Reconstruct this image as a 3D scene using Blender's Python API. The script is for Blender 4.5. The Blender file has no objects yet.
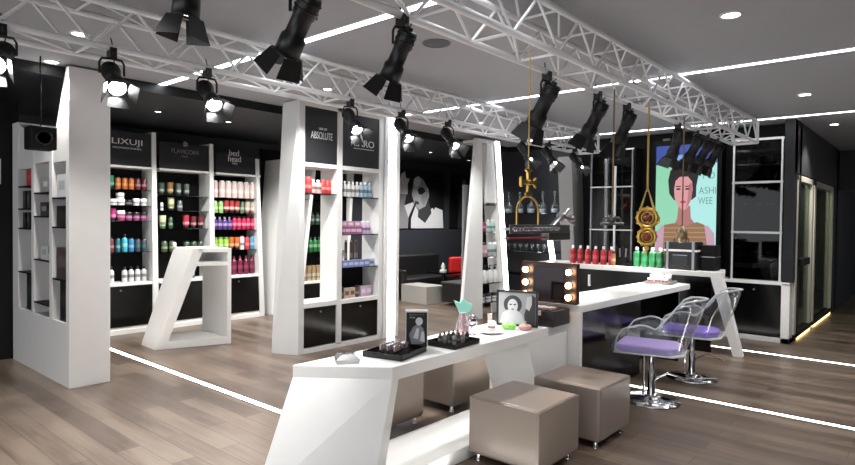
import bpy, math, random
from mathutils import Vector, Matrix, Quaternion
random.seed(7)
PI = math.pi
SC = bpy.context.scene
COL = SC.collection

# ------------------------------------------------------------------ camera
cam_d = bpy.data.cameras.new('camera'); cam = bpy.data.objects.new('camera', cam_d); COL.objects.link(cam)
cam_d.sensor_width = 36; cam_d.sensor_fit = 'HORIZONTAL'; cam_d.lens = 36 * 594.17 / 855; cam_d.clip_start = .05; cam_d.clip_end = 100
yaw, pitch, roll = math.radians(40.934), math.radians(-1.17), math.radians(.636)
fw = Vector((math.cos(yaw)*math.cos(pitch), math.sin(yaw)*math.cos(pitch), math.sin(pitch)))
r0 = Vector((math.sin(yaw), -math.cos(yaw), 0)); u0 = r0.cross(fw)
rr = r0*math.cos(roll) + u0*math.sin(roll); uu = u0*math.cos(roll) - r0*math.sin(roll)
cam.matrix_world = Matrix(((rr.x, uu.x, -fw.x, 0), (rr.y, uu.y, -fw.y, 0), (rr.z, uu.z, -fw.z, 1.6), (0, 0, 0, 1)))
SC.camera = cam

# ------------------------------------------------------------------ world, lights, exposure
w = bpy.data.worlds.new('world'); SC.world = w; w.use_nodes = True
bg = w.node_tree.nodes['Background']; bg.inputs[0].default_value = (.92, .96, 1, 1); bg.inputs[1].default_value = 1.0
SC.view_settings.view_transform = 'Standard'; SC.view_settings.look = 'None'
SC.view_settings.exposure = 1.32; SC.view_settings.gamma = 1; SC.view_settings.use_curve_mapping = False
LED_FLOOR, LED_CEIL, LED_POST = 7.0, 6.0, 5.0
DOWN_W, SPOT_W, WASH_W = 48, 90, 85

# ------------------------------------------------------------------ materials
def lin(c):
    return tuple((x/255/12.92 if x/255 <= .04045 else ((x/255+.055)/1.055)**2.4) for x in c) + (1,)
MATS = {}
def mat(name, rgb, rough=.5, metal=0, spec=.5, emit=None, strength=1, var=.04, scale=8, bump=0, coat=0):
    if name in MATS: return MATS[name]
    m = bpy.data.materials.new(name); m.use_nodes = True; nt = m.node_tree; b = nt.nodes['Principled BSDF']
    c = lin(rgb)
    b.inputs['Roughness'].default_value = rough; b.inputs['Metallic'].default_value = metal
    b.inputs['Specular IOR Level'].default_value = spec; b.inputs['Coat Weight'].default_value = coat
    tc = nt.nodes.new('ShaderNodeTexCoord'); nz = nt.nodes.new('ShaderNodeTexNoise'); nz.inputs['Scale'].default_value = scale
    nz.inputs['Detail'].default_value = 3
    nt.links.new(tc.outputs['Object'], nz.inputs['Vector'])
    mx = nt.nodes.new('ShaderNodeMix'); mx.data_type = 'RGBA'
    mx.inputs['A'].default_value = tuple(x*(1-var) for x in c[:3])+(1,); mx.inputs['B'].default_value = tuple(min(1, x*(1+var)) for x in c[:3])+(1,)
    nt.links.new(nz.outputs['Fac'], mx.inputs['Factor']); nt.links.new(mx.outputs['Result'], b.inputs['Base Color'])
    if bump:
        bp = nt.nodes.new('ShaderNodeBump'); bp.inputs['Strength'].default_value = bump; bp.inputs['Distance'].default_value = .002
        n2 = nt.nodes.new('ShaderNodeTexNoise'); n2.inputs['Scale'].default_value = 180
        nt.links.new(tc.outputs['Object'], n2.inputs['Vector']); nt.links.new(n2.outputs['Fac'], bp.inputs['Height']); nt.links.new(bp.outputs[0], b.inputs['Normal'])
    if emit:
        b.inputs['Emission Color'].default_value = lin(emit); b.inputs['Emission Strength'].default_value = strength
    MATS[name] = m; return m
def clear(name, tint, fac_lo=.06, fac_hi=.6, rough=.03, body=0.0):
    """clear acrylic / glass: transparent body, glossy towards grazing"""
    if name in MATS: return MATS[name]
    m = bpy.data.materials.new(name); m.use_nodes = True; nt = m.node_tree; nt.nodes.clear()
    out = nt.nodes.new('ShaderNodeOutputMaterial'); tr = nt.nodes.new('ShaderNodeBsdfTransparent'); gl = nt.nodes.new('ShaderNodeBsdfGlossy'); df = nt.nodes.new('ShaderNodeBsdfDiffuse')
    tr.inputs[0].default_value = lin(tint); gl.inputs['Roughness'].default_value = rough; df.inputs[0].default_value = lin((235, 238, 240))
    lw = nt.nodes.new('ShaderNodeLayerWeight'); lw.inputs[0].default_value = .35
    mr = nt.nodes.new('ShaderNodeMapRange'); mr.inputs['To Min'].default_value = fac_lo; mr.inputs['To Max'].default_value = fac_hi
    nt.links.new(lw.outputs['Facing'], mr.inputs[0])
    m0 = nt.nodes.new('ShaderNodeMixShader'); m0.inputs[0].default_value = body
    nt.links.new(gl.outputs[0], m0.inputs[1]); nt.links.new(df.outputs[0], m0.inputs[2])
    m1 = nt.nodes.new('ShaderNodeMixShader'); nt.links.new(mr.outputs[0], m1.inputs[0]); nt.links.new(tr.outputs[0], m1.inputs[1]); nt.links.new(m0.outputs[0], m1.inputs[2])
    nt.links.new(m1.outputs[0], out.inputs[0]); MATS[name] = m; return m
def glow(name, rgb, s):
    return mat(name, (240, 240, 240), .5, emit=rgb, strength=s)
WHITE = mat('white_lacquer', (226, 225, 223), .32)
WHITE2 = mat('white_satin', (214, 214, 213), .5)
BLACK = mat('black_gloss', (6, 6, 7), .16, spec=.4)
BLACKM = mat('black_matt', (9, 9, 10), .6, spec=.2)
HEAD = mat('charcoal_header', (38, 39, 42), .42, spec=.35)
CHROME = mat('chrome', (225, 225, 228), .12, metal=1)
STEEL = mat('brushed_steel', (150, 150, 152), .35, metal=1)
ALU = mat('truss_white_aluminium', (222, 222, 224), .38, metal=.15)
SPOTB = mat('spotlight_black', (9, 9, 10), .4, spec=.4)
GOLD = mat('gold', (205, 165, 85), .3, metal=1)
ROPE = mat('gold_rope', (190, 160, 85), .7, bump=.5)
ROPEB = mat('brown_rope', (110, 90, 62), .8, bump=.5)
TAUPE = mat('taupe_leather', (132, 120, 111), .3, bump=.25, spec=.6)
PURP = mat('purple_cushion', (180, 156, 212), .6, bump=.3)
ACRY = clear('clear_acrylic', (246, 248, 250), .03, .4, body=.12)
EDGE = clear('acrylic_edge', (238, 241, 244), .5, .95, body=.75)
GLASS = clear('shelf_glass', (150, 158, 158), .06, .35)
DOORG = clear('door_glass', (196, 206, 196), .03, .25, body=.1)
PANE = clear('cabinet_pane', (150, 156, 160), .02, .28)
CLEARG = clear('clear_glass', (236, 242, 244), .1, .7, body=.2)
SOFA = mat('black_sofa', (22, 21, 22), .5, bump=.3)
RED = mat('red_fabric', (200, 24, 26), .6)

def floor_mat():
    m = bpy.data.materials.new('wood_planks'); m.use_nodes = True; nt = m.node_tree; b = nt.nodes['Principled BSDF']
    tc = nt.nodes.new('ShaderNodeTexCoord'); mp = nt.nodes.new('ShaderNodeMapping'); mp.inputs['Rotation'].default_value = (0, 0, PI/2)
    nt.links.new(tc.outputs['Object'], mp.inputs[0])
    br = nt.nodes.new('ShaderNodeTexBrick'); br.inputs['Scale'].default_value = 1; br.offset = .37; br.offset_frequency = 2
    br.inputs['Brick Width'].default_value = 1.25; br.inputs['Row Height'].default_value = .165
    br.inputs['Mortar Size'].default_value = .0022; br.inputs['Mortar Smooth'].default_value = .3; br.inputs['Bias'].default_value = 0
    br.inputs['Color1'].default_value = (0, 0, 0, 1); br.inputs['Color2'].default_value = (1, 1, 1, 1); br.inputs['Mortar'].default_value = (.3, .3, .3, 1)
    nt.links.new(mp.outputs[0], br.inputs[0])
    m2 = nt.nodes.new('ShaderNodeMapping'); m2.inputs['Scale'].default_value = (26, 1.1, 1); nt.links.new(tc.outputs['Object'], m2.inputs[0])
    nz = nt.nodes.new('ShaderNodeTexNoise'); nz.inputs['Scale'].default_value = 1.6; nz.inputs['Detail'].default_value = 6; nz.inputs['Roughness'].default_value = .62
    nt.links.new(m2.outputs[0], nz.inputs['Vector'])
    m3 = nt.nodes.new('ShaderNodeMapping'); m3.inputs['Scale'].default_value = (5, .5, 1); nt.links.new(tc.outputs['Object'], m3.inputs[0])
    n3 = nt.nodes.new('ShaderNodeTexNoise'); n3.inputs['Scale'].default_value = .9; n3.inputs['Detail'].default_value = 3
    nt.links.new(m3.outputs[0], n3.inputs['Vector'])
    a = nt.nodes.new('ShaderNodeMath'); a.operation = 'MULTIPLY_ADD'; a.inputs[1].default_value = .30
    nt.links.new(br.outputs['Color'], a.inputs[0])
    a2 = nt.nodes.new('ShaderNodeMath'); a2.operation = 'MULTIPLY_ADD'; a2.inputs[1].default_value = .75
    nt.links.new(nz.outputs['Fac'], a2.inputs[0]); nt.links.new(n3.outputs['Fac'], a2.inputs[2])
    nt.links.new(a2.outputs[0], a.inputs[2])
    cr = nt.nodes.new('ShaderNodeValToRGB'); cr.color_ramp.elements[0].position = .42; cr.color_ramp.elements[0].color = lin((56, 45, 39))
    cr.color_ramp.elements[1].position = 1.0; cr.color_ramp.elements[1].color = lin((120, 105, 92))
    e = cr.color_ramp.elements.new(.76); e.color = lin((90, 76, 66))
    sc = nt.nodes.new('ShaderNodeMath'); sc.operation = 'MULTIPLY'; sc.inputs[1].default_value = .8
    nt.links.new(a.outputs[0], sc.inputs[0]); nt.links.new(sc.outputs[0], cr.inputs[0])
    mx = nt.nodes.new('ShaderNodeMix'); mx.data_type = 'RGBA'; mx.inputs['B'].default_value = lin((46, 38, 34))
    nt.links.new(br.outputs['Fac'], mx.inputs['Factor']); nt.links.new(cr.outputs[0], mx.inputs['A']); nt.links.new(mx.outputs['Result'], b.inputs['Base Color'])
    ra = nt.nodes.new('ShaderNodeMapRange'); ra.inputs['To Min'].default_value = .24; ra.inputs['To Max'].default_value = .42
    nt.links.new(nz.outputs['Fac'], ra.inputs[0]); nt.links.new(ra.outputs[0], b.inputs['Roughness'])
    bp = nt.nodes.new('ShaderNodeBump'); bp.inputs['Strength'].default_value = .12; bp.inputs['Distance'].default_value = .002
    nt.links.new(nz.outputs['Fac'], bp.inputs['Height']); nt.links.new(bp.outputs[0], b.inputs['Normal'])
    return m

# ------------------------------------------------------------------ mesh helpers
class MB:
    def __init__(s): s.v = []; s.f = []; s.sm = []
    def poly(s, vs, faces, smooth=False):
        o = len(s.v); s.v += [tuple(p) for p in vs]
        for f in faces: s.f.append(tuple(i+o for i in f)); s.sm.append(smooth)
        return s
    def hexa(s, a):  # 4 bottom (ccw), 4 top
        return s.poly(a, [(3,2,1,0),(4,5,6,7),(0,1,5,4),(1,2,6,5),(2,3,7,6),(3,0,4,7)])
    def box(s, x0, x1, y0, y1, z0, z1):
        return s.hexa([(x0,y0,z0),(x1,y0,z0),(x1,y1,z0),(x0,y1,z0),(x0,y0,z1),(x1,y0,z1),(x1,y1,z1),(x0,y1,z1)])
    def cbox(s, c, d):
        return s.box(c[0]-d[0]/2, c[0]+d[0]/2, c[1]-d[1]/2, c[1]+d[1]/2, c[2]-d[2]/2, c[2]+d[2]/2)
    def extr(s, pts, vec, smooth=False):     # closed outline (3d points) extruded along vec
        n = len(pts); v = Vector(vec)
        a = [Vector(p) for p in pts]; b = [p+v for p in a]
        return s.poly(a+b, [tuple(range(n-1,-1,-1)), tuple(range(n,2*n))] + [(i,(i+1)%n,(i+1)%n+n,i+n) for i in range(n)], smooth)
    def tube(s, pts, r, n=8, caps=True):
        pts = [Vector(p) for p in pts]; rings = []
        up = None
        for i, p in enumerate(pts):
            t = (pts[min(i+1, len(pts)-1)] - pts[max(i-1, 0)]).normalized()
            if up is None: up = t.orthogonal().normalized()
            else:
                up = (up - t*up.dot(t))
                up = up.normalized() if up.length > 1e-6 else t.orthogonal().normalized()
            sd = t.cross(up); ri = r[i] if isinstance(r, (list, tuple)) else r
            rings.append([p + (up*math.cos(2*PI*k/n) + sd*math.sin(2*PI*k/n))*ri for k in range(n)])
        vs = [q for R in rings for q in R]; fs = []
        for i in range(len(rings)-1):
            for k in range(n): fs.append((i*n+k, i*n+(k+1)%n, (i+1)*n+(k+1)%n, (i+1)*n+k))
        s.poly(vs, fs, True)
        if caps: s.poly(rings[0][::-1], [tuple(range(n))]); s.poly(rings[-1], [tuple(range(n))])
        return s
    def lathe(s, prof, c=(0,0,0), n=16, axis='z'):
        vs = []; fs = []
        for (r, z) in prof:
            for k in range(n):
                a = 2*PI*k/n; x, y = r*math.cos(a), r*math.sin(a)
                vs.append({'z': (c[0]+x, c[1]+y, c[2]+z), 'x': (c[0]+z, c[1]+x, c[2]+y), 'y': (c[0]+y, c[1]+z, c[2]+x)}[axis])
        for i in range(len(prof)-1):
            for k in range(n): fs.append((i*n+k, i*n+(k+1)%n, (i+1)*n+(k+1)%n, (i+1)*n+k))
        s.poly(vs, fs, True)
        s.poly(vs[:n][::-1], [tuple(range(n))]); s.poly(vs[-n:], [tuple(range(n))]); return s
    def ball(s, c, r, n=12, sz=1):
        m = n//2; return s.lathe([(max(1e-4, r*math.sin(PI*i/m)), -r*sz*math.cos(PI*i/m)) for i in range(m+1)], c, n)
    def torus(s, c, R, r, axis='z', n=20, k=8):
        pts = []
        for i in range(n+1):
            a = 2*PI*i/n; x, y = R*math.cos(a), R*math.sin(a)
            pts.append({'z': (c[0]+x, c[1]+y, c[2]), 'x': (c[0], c[1]+x, c[2]+y), 'y': (c[0]+x, c[1], c[2]+y)}[axis])
        return s.tube(pts, r, k, False)
    def build(s, name, m, parent=None, bevel=0, solid=0, sub=0):
        me = bpy.data.meshes.new(name); me.from_pydata(s.v, [], s.f); me.update()
        me.polygons.foreach_set('use_smooth', s.sm); me.materials.append(m)
        o = bpy.data.objects.new(name, me); COL.objects.link(o)
        if parent: o.parent = parent
        if solid:
            q = o.modifiers.new('solid', 'SOLIDIFY'); q.thickness = solid
        if bevel:
            q = o.modifiers.new('bevel', 'BEVEL'); q.width = bevel; q.segments = 3 if bevel > .01 else 2; q.limit_method = 'ANGLE'; q.angle_limit = .7
        return o
def thing(name, label, cat, loc=(0,0,0), rz=0, group=None):
    o = bpy.data.objects.new(name, None); COL.objects.link(o); o.location = loc; o.rotation_euler = (0, 0, rz)
    o.empty_display_size = .1; return tag(o, label, cat, group)
def tag(o, label, cat, group=None):
    o['label'] = label; o['category'] = cat
    if group: o['group'] = group
    return o
def struct(o): o['kind'] = 'structure'; return o
def dup(root, loc, rz=None, label=None, group=None):
    r = root.copy(); COL.objects.link(r); r.location = loc
    if rz is not None: r.rotation_euler = (0, 0, rz)
    if label: r['label'] = label
    if group: r['group'] = group
    for ch in list(root.children):
        c = ch.copy(); COL.objects.link(c); c.parent = r
        for g in list(ch.children):
            d = g.copy(); COL.objects.link(d); d.parent = c
    return r
FW = {'-y': (Vector((1,0,0)), Vector((0,-1,0))), '-x': (Vector((0,-1,0)), Vector((-1,0,0)))}
class Plane2:      # flat artwork on a surface: u to the viewer's right, v up, n towards viewer
    def __init__(s, o, face, parent): s.o = Vector(o); s.u, s.n = FW[face] if isinstance(face, str) else face; s.p = parent; s.k = 0
    def P(s, u, v, off=0): return s.o + s.u*u + Vector((0,0,1))*v + s.n*off
    def shape(s, name, m, pts, off=None):
        s.k += 1; off = .001 + s.k*.0006 if off is None else off
        return MB().extr([s.P(a, b, off) for a, b in pts], s.n*.0005).build(name, m, s.p)
def ell(cx, cy, rx, ry, n=24, a0=0, rot=0):
    r = []
    for i in range(n):
        a = 2*PI*i/n; x, y = rx*math.cos(a), ry*math.sin(a)
        r.append((cx + x*math.cos(rot)-y*math.sin(rot), cy + x*math.sin(rot)+y*math.cos(rot)))
    return r
def text(name, s, m, origin, face, size, parent, depth=.004, width=None, tallness=None, align='CENTER'):
    cu = bpy.data.curves.new(name, 'FONT'); cu.body = s; cu.size = size; cu.extrude = depth/2; cu.align_x = align; cu.align_y = 'CENTER'
    t = bpy.data.objects.new(name, cu); COL.objects.link(t); bpy.context.view_layer.update()
    me = bpy.data.meshes.new_from_object(t); bpy.data.objects.remove(t)
    xs = [v.co.x for v in me.vertices]; ys = [v.co.y for v in me.vertices]
    sx = width/(max(xs)-min(xs)) if width else 1; sy = tallness/(max(ys)-min(ys)) if tallness else sx
    for v in me.vertices: v.co.x *= sx; v.co.y *= sy
    me.materials.clear(); me.materials.append(m)
    o = bpy.data.objects.new(name, me); COL.objects.link(o); o.parent = parent
    o.location = origin; o.rotation_euler = (PI/2, 0, 0) if face == '-y' else (PI/2, 0, -PI/2)
    return o
ORD = ['first', 'second', 'third', 'fourth', 'fifth', 'sixth', 'seventh', 'eighth', 'ninth', 'tenth', 'eleventh', 'twelfth', 'thirteenth', 'fourteenth', 'fifteenth', 'sixteenth']
def nth(i, n):
    if n == 1: return ''
    if i == 0: return ', leftmost'
    if i == n-1: return ', rightmost'
    return ', ' + ORD[i] + ' from left'

# ------------------------------------------------------------------ setting
FL = floor_mat()
struct(MB().box(-3.5, 17, -4, 9.4, -.1, 0).build('floor', FL))
CE = mat('ceiling_paint', (152, 153, 158), .7)
struct(MB().box(-3.5, 17, -4, 9.4, 3.0, 3.1).build('ceiling', CE))
DARK = mat('dark_wall_paint', (27, 28, 31), .5, spec=.35)
DARK2 = mat('lounge_wall_paint', (52, 54, 60), .45, spec=.4)
struct(MB().box(-3.5, 17, 8.95, 9.1, 0, 3).build('wall_back', DARK2))
struct(MB().box(-3.5, 2.04, 7.86, 8.0, 0, 3).build('wall_left', mat('black_partition', (9, 9, 10), .5, spec=.3)))
struct(MB().box(9.5, 9.65, 1.5, 6.6, 0, 3).build('wall_right', BLACKM))
struct(MB().box(13.3, 13.45, 1.5, 8.95, 0, 3).build('wall_lounge', DARK))
struct(MB().box(-3.5, 13.6, -2.75, -2.6, 0, 3).build('wall_light_block', mat('light_block_grey', (66, 65, 64), .6)))  # unseen wall, added to cut ambient light on faces turned towards it
# bulkhead: a dark lowered ceiling band over the product wall and the lounge
struct(MB().box(-3.5, 13.3, 6.25, 8.95, 2.9, 3.0).build('trim_1', DARK))
# corridor wall: head above the glass doors
struct(MB().box(9.16, 17, 1.5, 1.62, 2.3, 3.0).build('wall_corridor', mat('corridor_paint', (38, 39, 42), .5)))
struct(MB().box(9.15, 9.34, 1.5, 1.62, .82, 3).build('trim_2', DARK))
struct(MB().box(13.0, 17, 1.5, 1.62, 0, 2.3).build('wall_corridor_end', DARK))
struct(MB().box(13.6, 13.75, -4, 1.5, 2.25, 3.0).build('trim_3', DARK))
struct(MB().box(16.8, 17, -4, 1.6, 0, 3).build('wall_far', BLACKM))
struct(MB().box(9.34, 13.3, 3.2, 3.3, 0, 2.9).build('wall_room', mat('beige_room_wall', (120, 112, 98), .7)))

# glass doors of the corridor
FRAMEW = mat('pale_door_frame', (190, 184, 168), .45)
def glass_door(n, x0, x1, label):
    t = thing('door_%d' % n, label, 'door', (x0, 1.5, 0)); t['kind'] = 'structure'; w_ = x1-x0
    for a in (0, w_-.12): MB().box(a, a+.12, 0, .1, .08, 2.28).build('door_jamb', FRAMEW, t, .004)
    MB().box(0, w_, 0, .1, 2.2, 2.28).build('door_head', FRAMEW, t, .004)
    MB().box(.12, w_-.12, .04, .055, .1, 2.2).build('door_pane', DOORG, t)
    MB().box(.0, w_, 0, .1, .03, .1).build('door_sill', BLACKM, t, .003)
    if n == 1: MB().box(.2, .95, -.03, .03, 1.02, 1.12).build('door_bar', BLACKM, t, .004)
    MB().box(.15, w_-.1, .0, .05, .0, .03).build('sill_light', glow('warm_sill_glow', (255, 214, 130), 1.6), t)
glass_door(1, 9.36, 10.75, 'glass corridor door nearest the tall black cabinet, with dark push bar')
glass_door(2, 10.85, 12.9, 'glass corridor door farther along, in pale frame')

# LED strips in floor and ceiling
LF = glow('floor_led', (255, 250, 242), LED_FLOOR); LC = glow('ceiling_led', (245, 248, 255), LED_CEIL)
for x, y0, y1, lab in ((2.9, -1.5, 8.2, 'glowing floor strip running from the white shelf tower to the front desk'),
                       (5.69, -1.5, 5.3, 'glowing floor strip beside the near salon chair'),
                       (8.27, -1.5, 5.6, 'glowing floor strip along the reception counter foot')):
    t = thing('floor_light_strip', lab, 'light strip', (x, y0, 0))
    MB().box(-.027, .027, 0, y1-y0, .0, .004).build('diffuser', LF, t)
    for s in (-.033, .027): MB().box(s, s+.006, 0, y1-y0, 0, .005).build('trim_profile', STEEL, t)
for x, y0, y1, lab in ((2.9, -1.5, 6.9, 'glowing ceiling strip nearest the camera, above the left shelf tower'),
                       (5.78, -1.5, 5.7, 'glowing ceiling strip crossing the middle of the ceiling'),
                       (8.92, -1.5, 5.7, 'glowing ceiling strip farthest away, near the tall black cabinets')):
    t = thing('ceiling_light_strip', lab, 'light strip', (x, y0, 3.0))
    MB().box(-.035, .035, 0, y1-y0, -.006, 0).build('diffuser', LC, t)
    for s in (-.043, .035): MB().box(s, s+.008, 0, y1-y0, -.008, 0).build('trim_profile', ALU, t)

# downlights
def lamp(name, loc, energy, typ='SPOT', size=1.9, blend=.6, direction=(0,0,-1), rad=.05, color=(1,.98,.95), parent=None):
    l = bpy.data.lights.new(name, typ); l.energy = energy; l.color = color; l.shadow_soft_size = rad
    if typ == 'SPOT': l.spot_size = size; l.spot_blend = blend
    o = bpy.data.objects.new(name, l); COL.objects.link(o); o.location = loc
    o.rotation_euler = Vector(direction).to_track_quat('-Z', 'Y').to_euler()
    if parent: o.parent = parent
    return o
DG = glow('downlight_glow', (255, 252, 245), 12)
dls = [(1.7, 5.01, 'in the upper left ceiling, seen through the rear truss'), (1.84, 6.11, 'nearest the tall left shelf tower'), (4.34, 1.1, 'large at the upper right, in front of the first ceiling strip'),
       (7.48, 1.15, 'at the right between two ceiling strips'), (9.94, 1.17, 'over the corridor entrance beyond the last ceiling strip')]
for x, y, l in dls:
    t = thing('ceiling_downlight', 'round recessed downlight ' + l, 'downlight', (x, y, 3.0))
    MB().torus((0, 0, -.004), .062, .01).build('bezel', WHITE2, t)
    MB().lathe([(.001, -.002), (.055, -.002), (.055, -.005), (.001, -.005)]).build('lens', DG, t)
    lamp('downlight_lamp', (0, 0, -.03), DOWN_W, parent=t)
for x, y, z, l in ((4.13, 5.02, 3.0, 'behind the rear truss above the centre unit'), (6.9, 5.0, 3.0, 'added behind the rear truss to brighten the slim right unit'),
                   (3.35, 7.3, 2.9, 'under the dark bulkhead before the left product bay'), (4.3, 7.3, 2.9, 'added under the dark bulkhead to brighten the middle product bay'), (5.2, 7.3, 2.9, 'added under the dark bulkhead to brighten the right product bay'),
                   (8.6, 7.4, 2.9, 'added to brighten the front of the lounge'), (10.2, 7.7, 2.9, 'added to brighten the lounge sofa'), (6.6, 7.3, 2.9, 'added under the bulkhead to brighten behind the centre unit')):  # all added to brighten the back, except the first and the left-bay one
    t = thing('ceiling_downlight', 'small recessed downlight ' + l, 'downlight', (x, y, z))
    MB().torus((0, 0, -.004), .05, .008).build('bezel', BLACKM if z < 3 else WHITE2, t)
    MB().lathe([(.001, -.002), (.045, -.002), (.045, -.004), (.001, -.004)]).build('lens', DG if z == 3 else glow('soffit_glow', (255, 250, 240), 4), t)
    lamp('downlight_lamp', (0, 0, -.03), WASH_W, size=2.4, rad=.05, parent=t)
for x, l in ((10.3, 'added to light the room behind the near glass door'), (12.0, 'added to light the room behind the far glass door')):
    t = thing('ceiling_downlight', 'recessed downlight ' + l, 'downlight', (x, 2.4, 3.0))  # added lamps, so the room shows brighter through the door glass
    MB().lathe([(.001, -.002), (.05, -.002), (.05, -.004), (.001, -.004)]).build('lens', DG, t)
    lamp('downlight_lamp', (0, 0, -.03), 60, size=2.6, parent=t, color=(1, .94, .82))
# lamps without fixtures, added mostly out of view to light the shop
for x, y in ((.3, 2.6), (2.2, .2), (-1.2, 1.0), (5.6, -.6), (0, 4.6), (6.3, 3.3), (7.1, 1.2)):
    if (x, y) in ((6.3, 3.3),): continue
    lamp('fill_lamp', (x, y, 2.97), DOWN_W*.9, rad=.08)
t = thing('ceiling_speaker', 'round dark ceiling speaker between the two trusses', 'speaker', (3.6, 3.05, 3.0))
MB().lathe([(.001, -.004), (.1, -.004), (.105, 0), (.001, 0)], n=28).build('grille', mat('speaker_grille', (84, 85, 88), .8), t)
MB().torus((0, 0, -.003), .108, .006, n=28).build('rim', mat('speaker_rim', (100, 101, 104), .6), t)

# ------------------------------------------------------------------ trusses
def truss(x0, x1, y0, y1, label):
    t = thing('lighting_truss', label, 'truss', (x0, y0, 2.66)); L = x1-x0; W = y1-y0; Hh = .27
    for (y, z) in ((0, 0), (W, 0), (0, Hh), (W, Hh)): MB().tube([(0, y, z), (L, y, z)], .021, 10).build('chord', ALU, t)
    n = int(L/.5); p = L/n
    for i in range(n):
        for y in (0, W):
            for a, b in (((i*p, y, 0), ((i+.5)*p, y, Hh)), (((i+.5)*p, y, Hh), ((i+1)*p, y, 0))):
                MB().tube([a, b], .0095, 6, False).build('brace', ALU, t)
    for z, nm in ((0, 'lower'), (Hh, 'upper')):
        m = MB()
        for i in range(n):
            m.tube([(i*p, 0, z), (i*p, W, z)], .009, 6, False); m.tube([(i*p, 0, z), ((i+1)*p, W, z)], .009, 6, False)
        o = m.build('cross_lacing', ALU, t); o['kind'] = 'stuff'
    for xx in (0, L):
        fr = MB()
        for a, b in (((xx, 0, 0), (xx, W, 0)), ((xx, W, 0), (xx, W, Hh)), ((xx, W, Hh), (xx, 0, Hh)), ((xx, 0, Hh), (xx, 0, 0))): fr.tube([a, b], .02, 8)
        fr.build('end_frame', ALU, t)
    for xx in (L*.28, L*.72):
        MB().tube([(xx, W/2, Hh), (xx, W/2, .34)], .006, 6).build('ceiling_hanger', STEEL, t)
    return t
truss(.2, 8.66, 1.85, 2.14, 'nearer white aluminium box truss with large black spotlights hanging from it')
truss(-.6, 8.5, 3.97, 4.27, 'farther white aluminium box truss in front of the shelving, carrying small spotlights')

# ------------------------------------------------------------------ stage spotlights
LENS_ON = glow('lens_lit', (255, 255, 255), 28); LENS_OFF = glow('lens_dim', (255, 250, 240), 3)
def spotlight(label, pos, aim, scale=1, lit=True, power=None, group=None, twist=0):
    t = thing('stage_spotlight', label, 'spotlight', pos, 0, group)
    q = Vector(aim).normalized().to_track_quat('-Z', 'Y') @ Quaternion((0, 0, 1), twist)
    # clamp and yoke (upright), housing (rotated); pivot .16 below the tube
    piv = Vector((0, 0, -.15*scale))
    MB().box(-.02, .02, -.03, .03, -.035, .03).torus((0, 0, 0), .028, .009, 'x').build('clamp', SPOTB, t)
    ax = q @ Vector((1, 0, 0)); ax.z = 0; ax.normalize(); R = .078*scale
    MB().tube([piv+ax*R, Vector((0, 0, -.065))+ax*R, Vector((0, 0, -.04))+ax*R*.8, (0, 0, -.035), Vector((0, 0, -.04))-ax*R*.8, Vector((0, 0, -.065))-ax*R, piv-ax*R], .008*scale, 6).build('yoke', SPOTB, t)
    def part(mb, name, m):
        o = mb.build(name, m, t); o.rotation_mode = 'QUATERNION'; o.rotation_quaternion = q; o.location = piv; return o
    s = scale
    part(MB().lathe([(.04*s, .1*s), (.052*s, .1*s), (.058*s, .085*s), (.058*s, .0), (.05*s, -.01*s), (.05*s, -.10*s), (.062*s, -.115*s), (.065*s, -.2*s), (.058*s, -.2*s), (.055*s, -.17*s)], n=20), 'housing', SPOTB)
    part(MB().torus((0, 0, -.2*s), .062*s, .006*s), 'front_ring', SPOTB)
    for zr in (.07, .035): part(MB().torus((0, 0, zr*s), .06*s, .004*s), 'cooling_ring', SPOTB)
    part(MB().lathe([(.001, -.178*s), (.055*s, -.178*s), (.055*s, -.182*s), (.001, -.182*s)], n=20), 'lens', LENS_ON if lit else LENS_OFF)
    part(MB().box(-.018*s, .018*s, -.012*s, .012*s, .098*s, .12*s), 'rear_knob', SPOTB)
    for k in range(4):
        a = k*PI/2; m = MB()
        c, sn = math.cos(a), math.sin(a); ring = .066*s; ln = .1*s; spread = (.03 if k % 2 else .045)*s
        pts = []
        for dz, wd, out in ((-.203*s, .05*s, ring), (-.203*s-ln, .07*s, ring+spread)):
            for sg in (-1, 1): pts.append((out*c - sg*wd*sn, out*sn + sg*wd*c, dz))
        nrm = .003
        m.poly([pts[0], pts[1], pts[3], pts[2]] + [(x-nrm*c, y-nrm*sn, z) for x, y, z in (pts[0], pts[1], pts[3], pts[2])],
               [(0,1,2,3), (7,6,5,4), (0,4,5,1), (1,5,6,2), (2,6,7,3), (3,7,4,0)])
        part(m, 'barn_door', SPOTB)
    MB().tube([(0, .02, .1), (.03, .03, .0), (.02, .03, -.08), piv+(q @ Vector((0, 0, .14*s)))], .004, 5).build('power_cable', SPOTB, t)
    if power:
        d = Vector(aim).normalized()
        lamp('spot_lamp', piv + d*.33*s, power, size=.95, blend=.8, direction=d, rad=.05, color=(1, .985, .96), parent=t)
    return t
FR_Y, TZ = 2.14, 2.63
front = [(1.10, (-.05, .12, -.97), 'nearest on the near truss, its flaps hanging, cut by the picture top', .8),
         (1.62, (-.02, .62, -.78), 'second along the near truss, large, tilted left with broad flap', .92),
         (2.25, (.0, .52, -.84), 'third along the near truss, below the truss corner left of centre', .88),
         (3.74, (.0, .5, -.86), 'fourth along the near truss, above the hanging gold cross', 1.05),
         (4.56, (.0, .48, -.87), 'fifth along the near truss, beside the brown rope', 1.0),
         (5.15, (.0, .42, -.9), 'sixth along the near truss, just left of the gold chain', 1.0),
         (6.49, (.05, .35, -.93), 'leftmost of the cluster hanging before the portrait screen', 1.0),
         (7.1, (-.1, .45, -.88), 'second of the cluster hanging before the portrait screen', 1.0),
         (7.5, (-.05, .5, -.86), 'third of the cluster hanging before the portrait screen', 1.0),
         (7.9, (-.05, .5, -.86), 'rightmost of the cluster hanging before the portrait screen', 1.0)]
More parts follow.
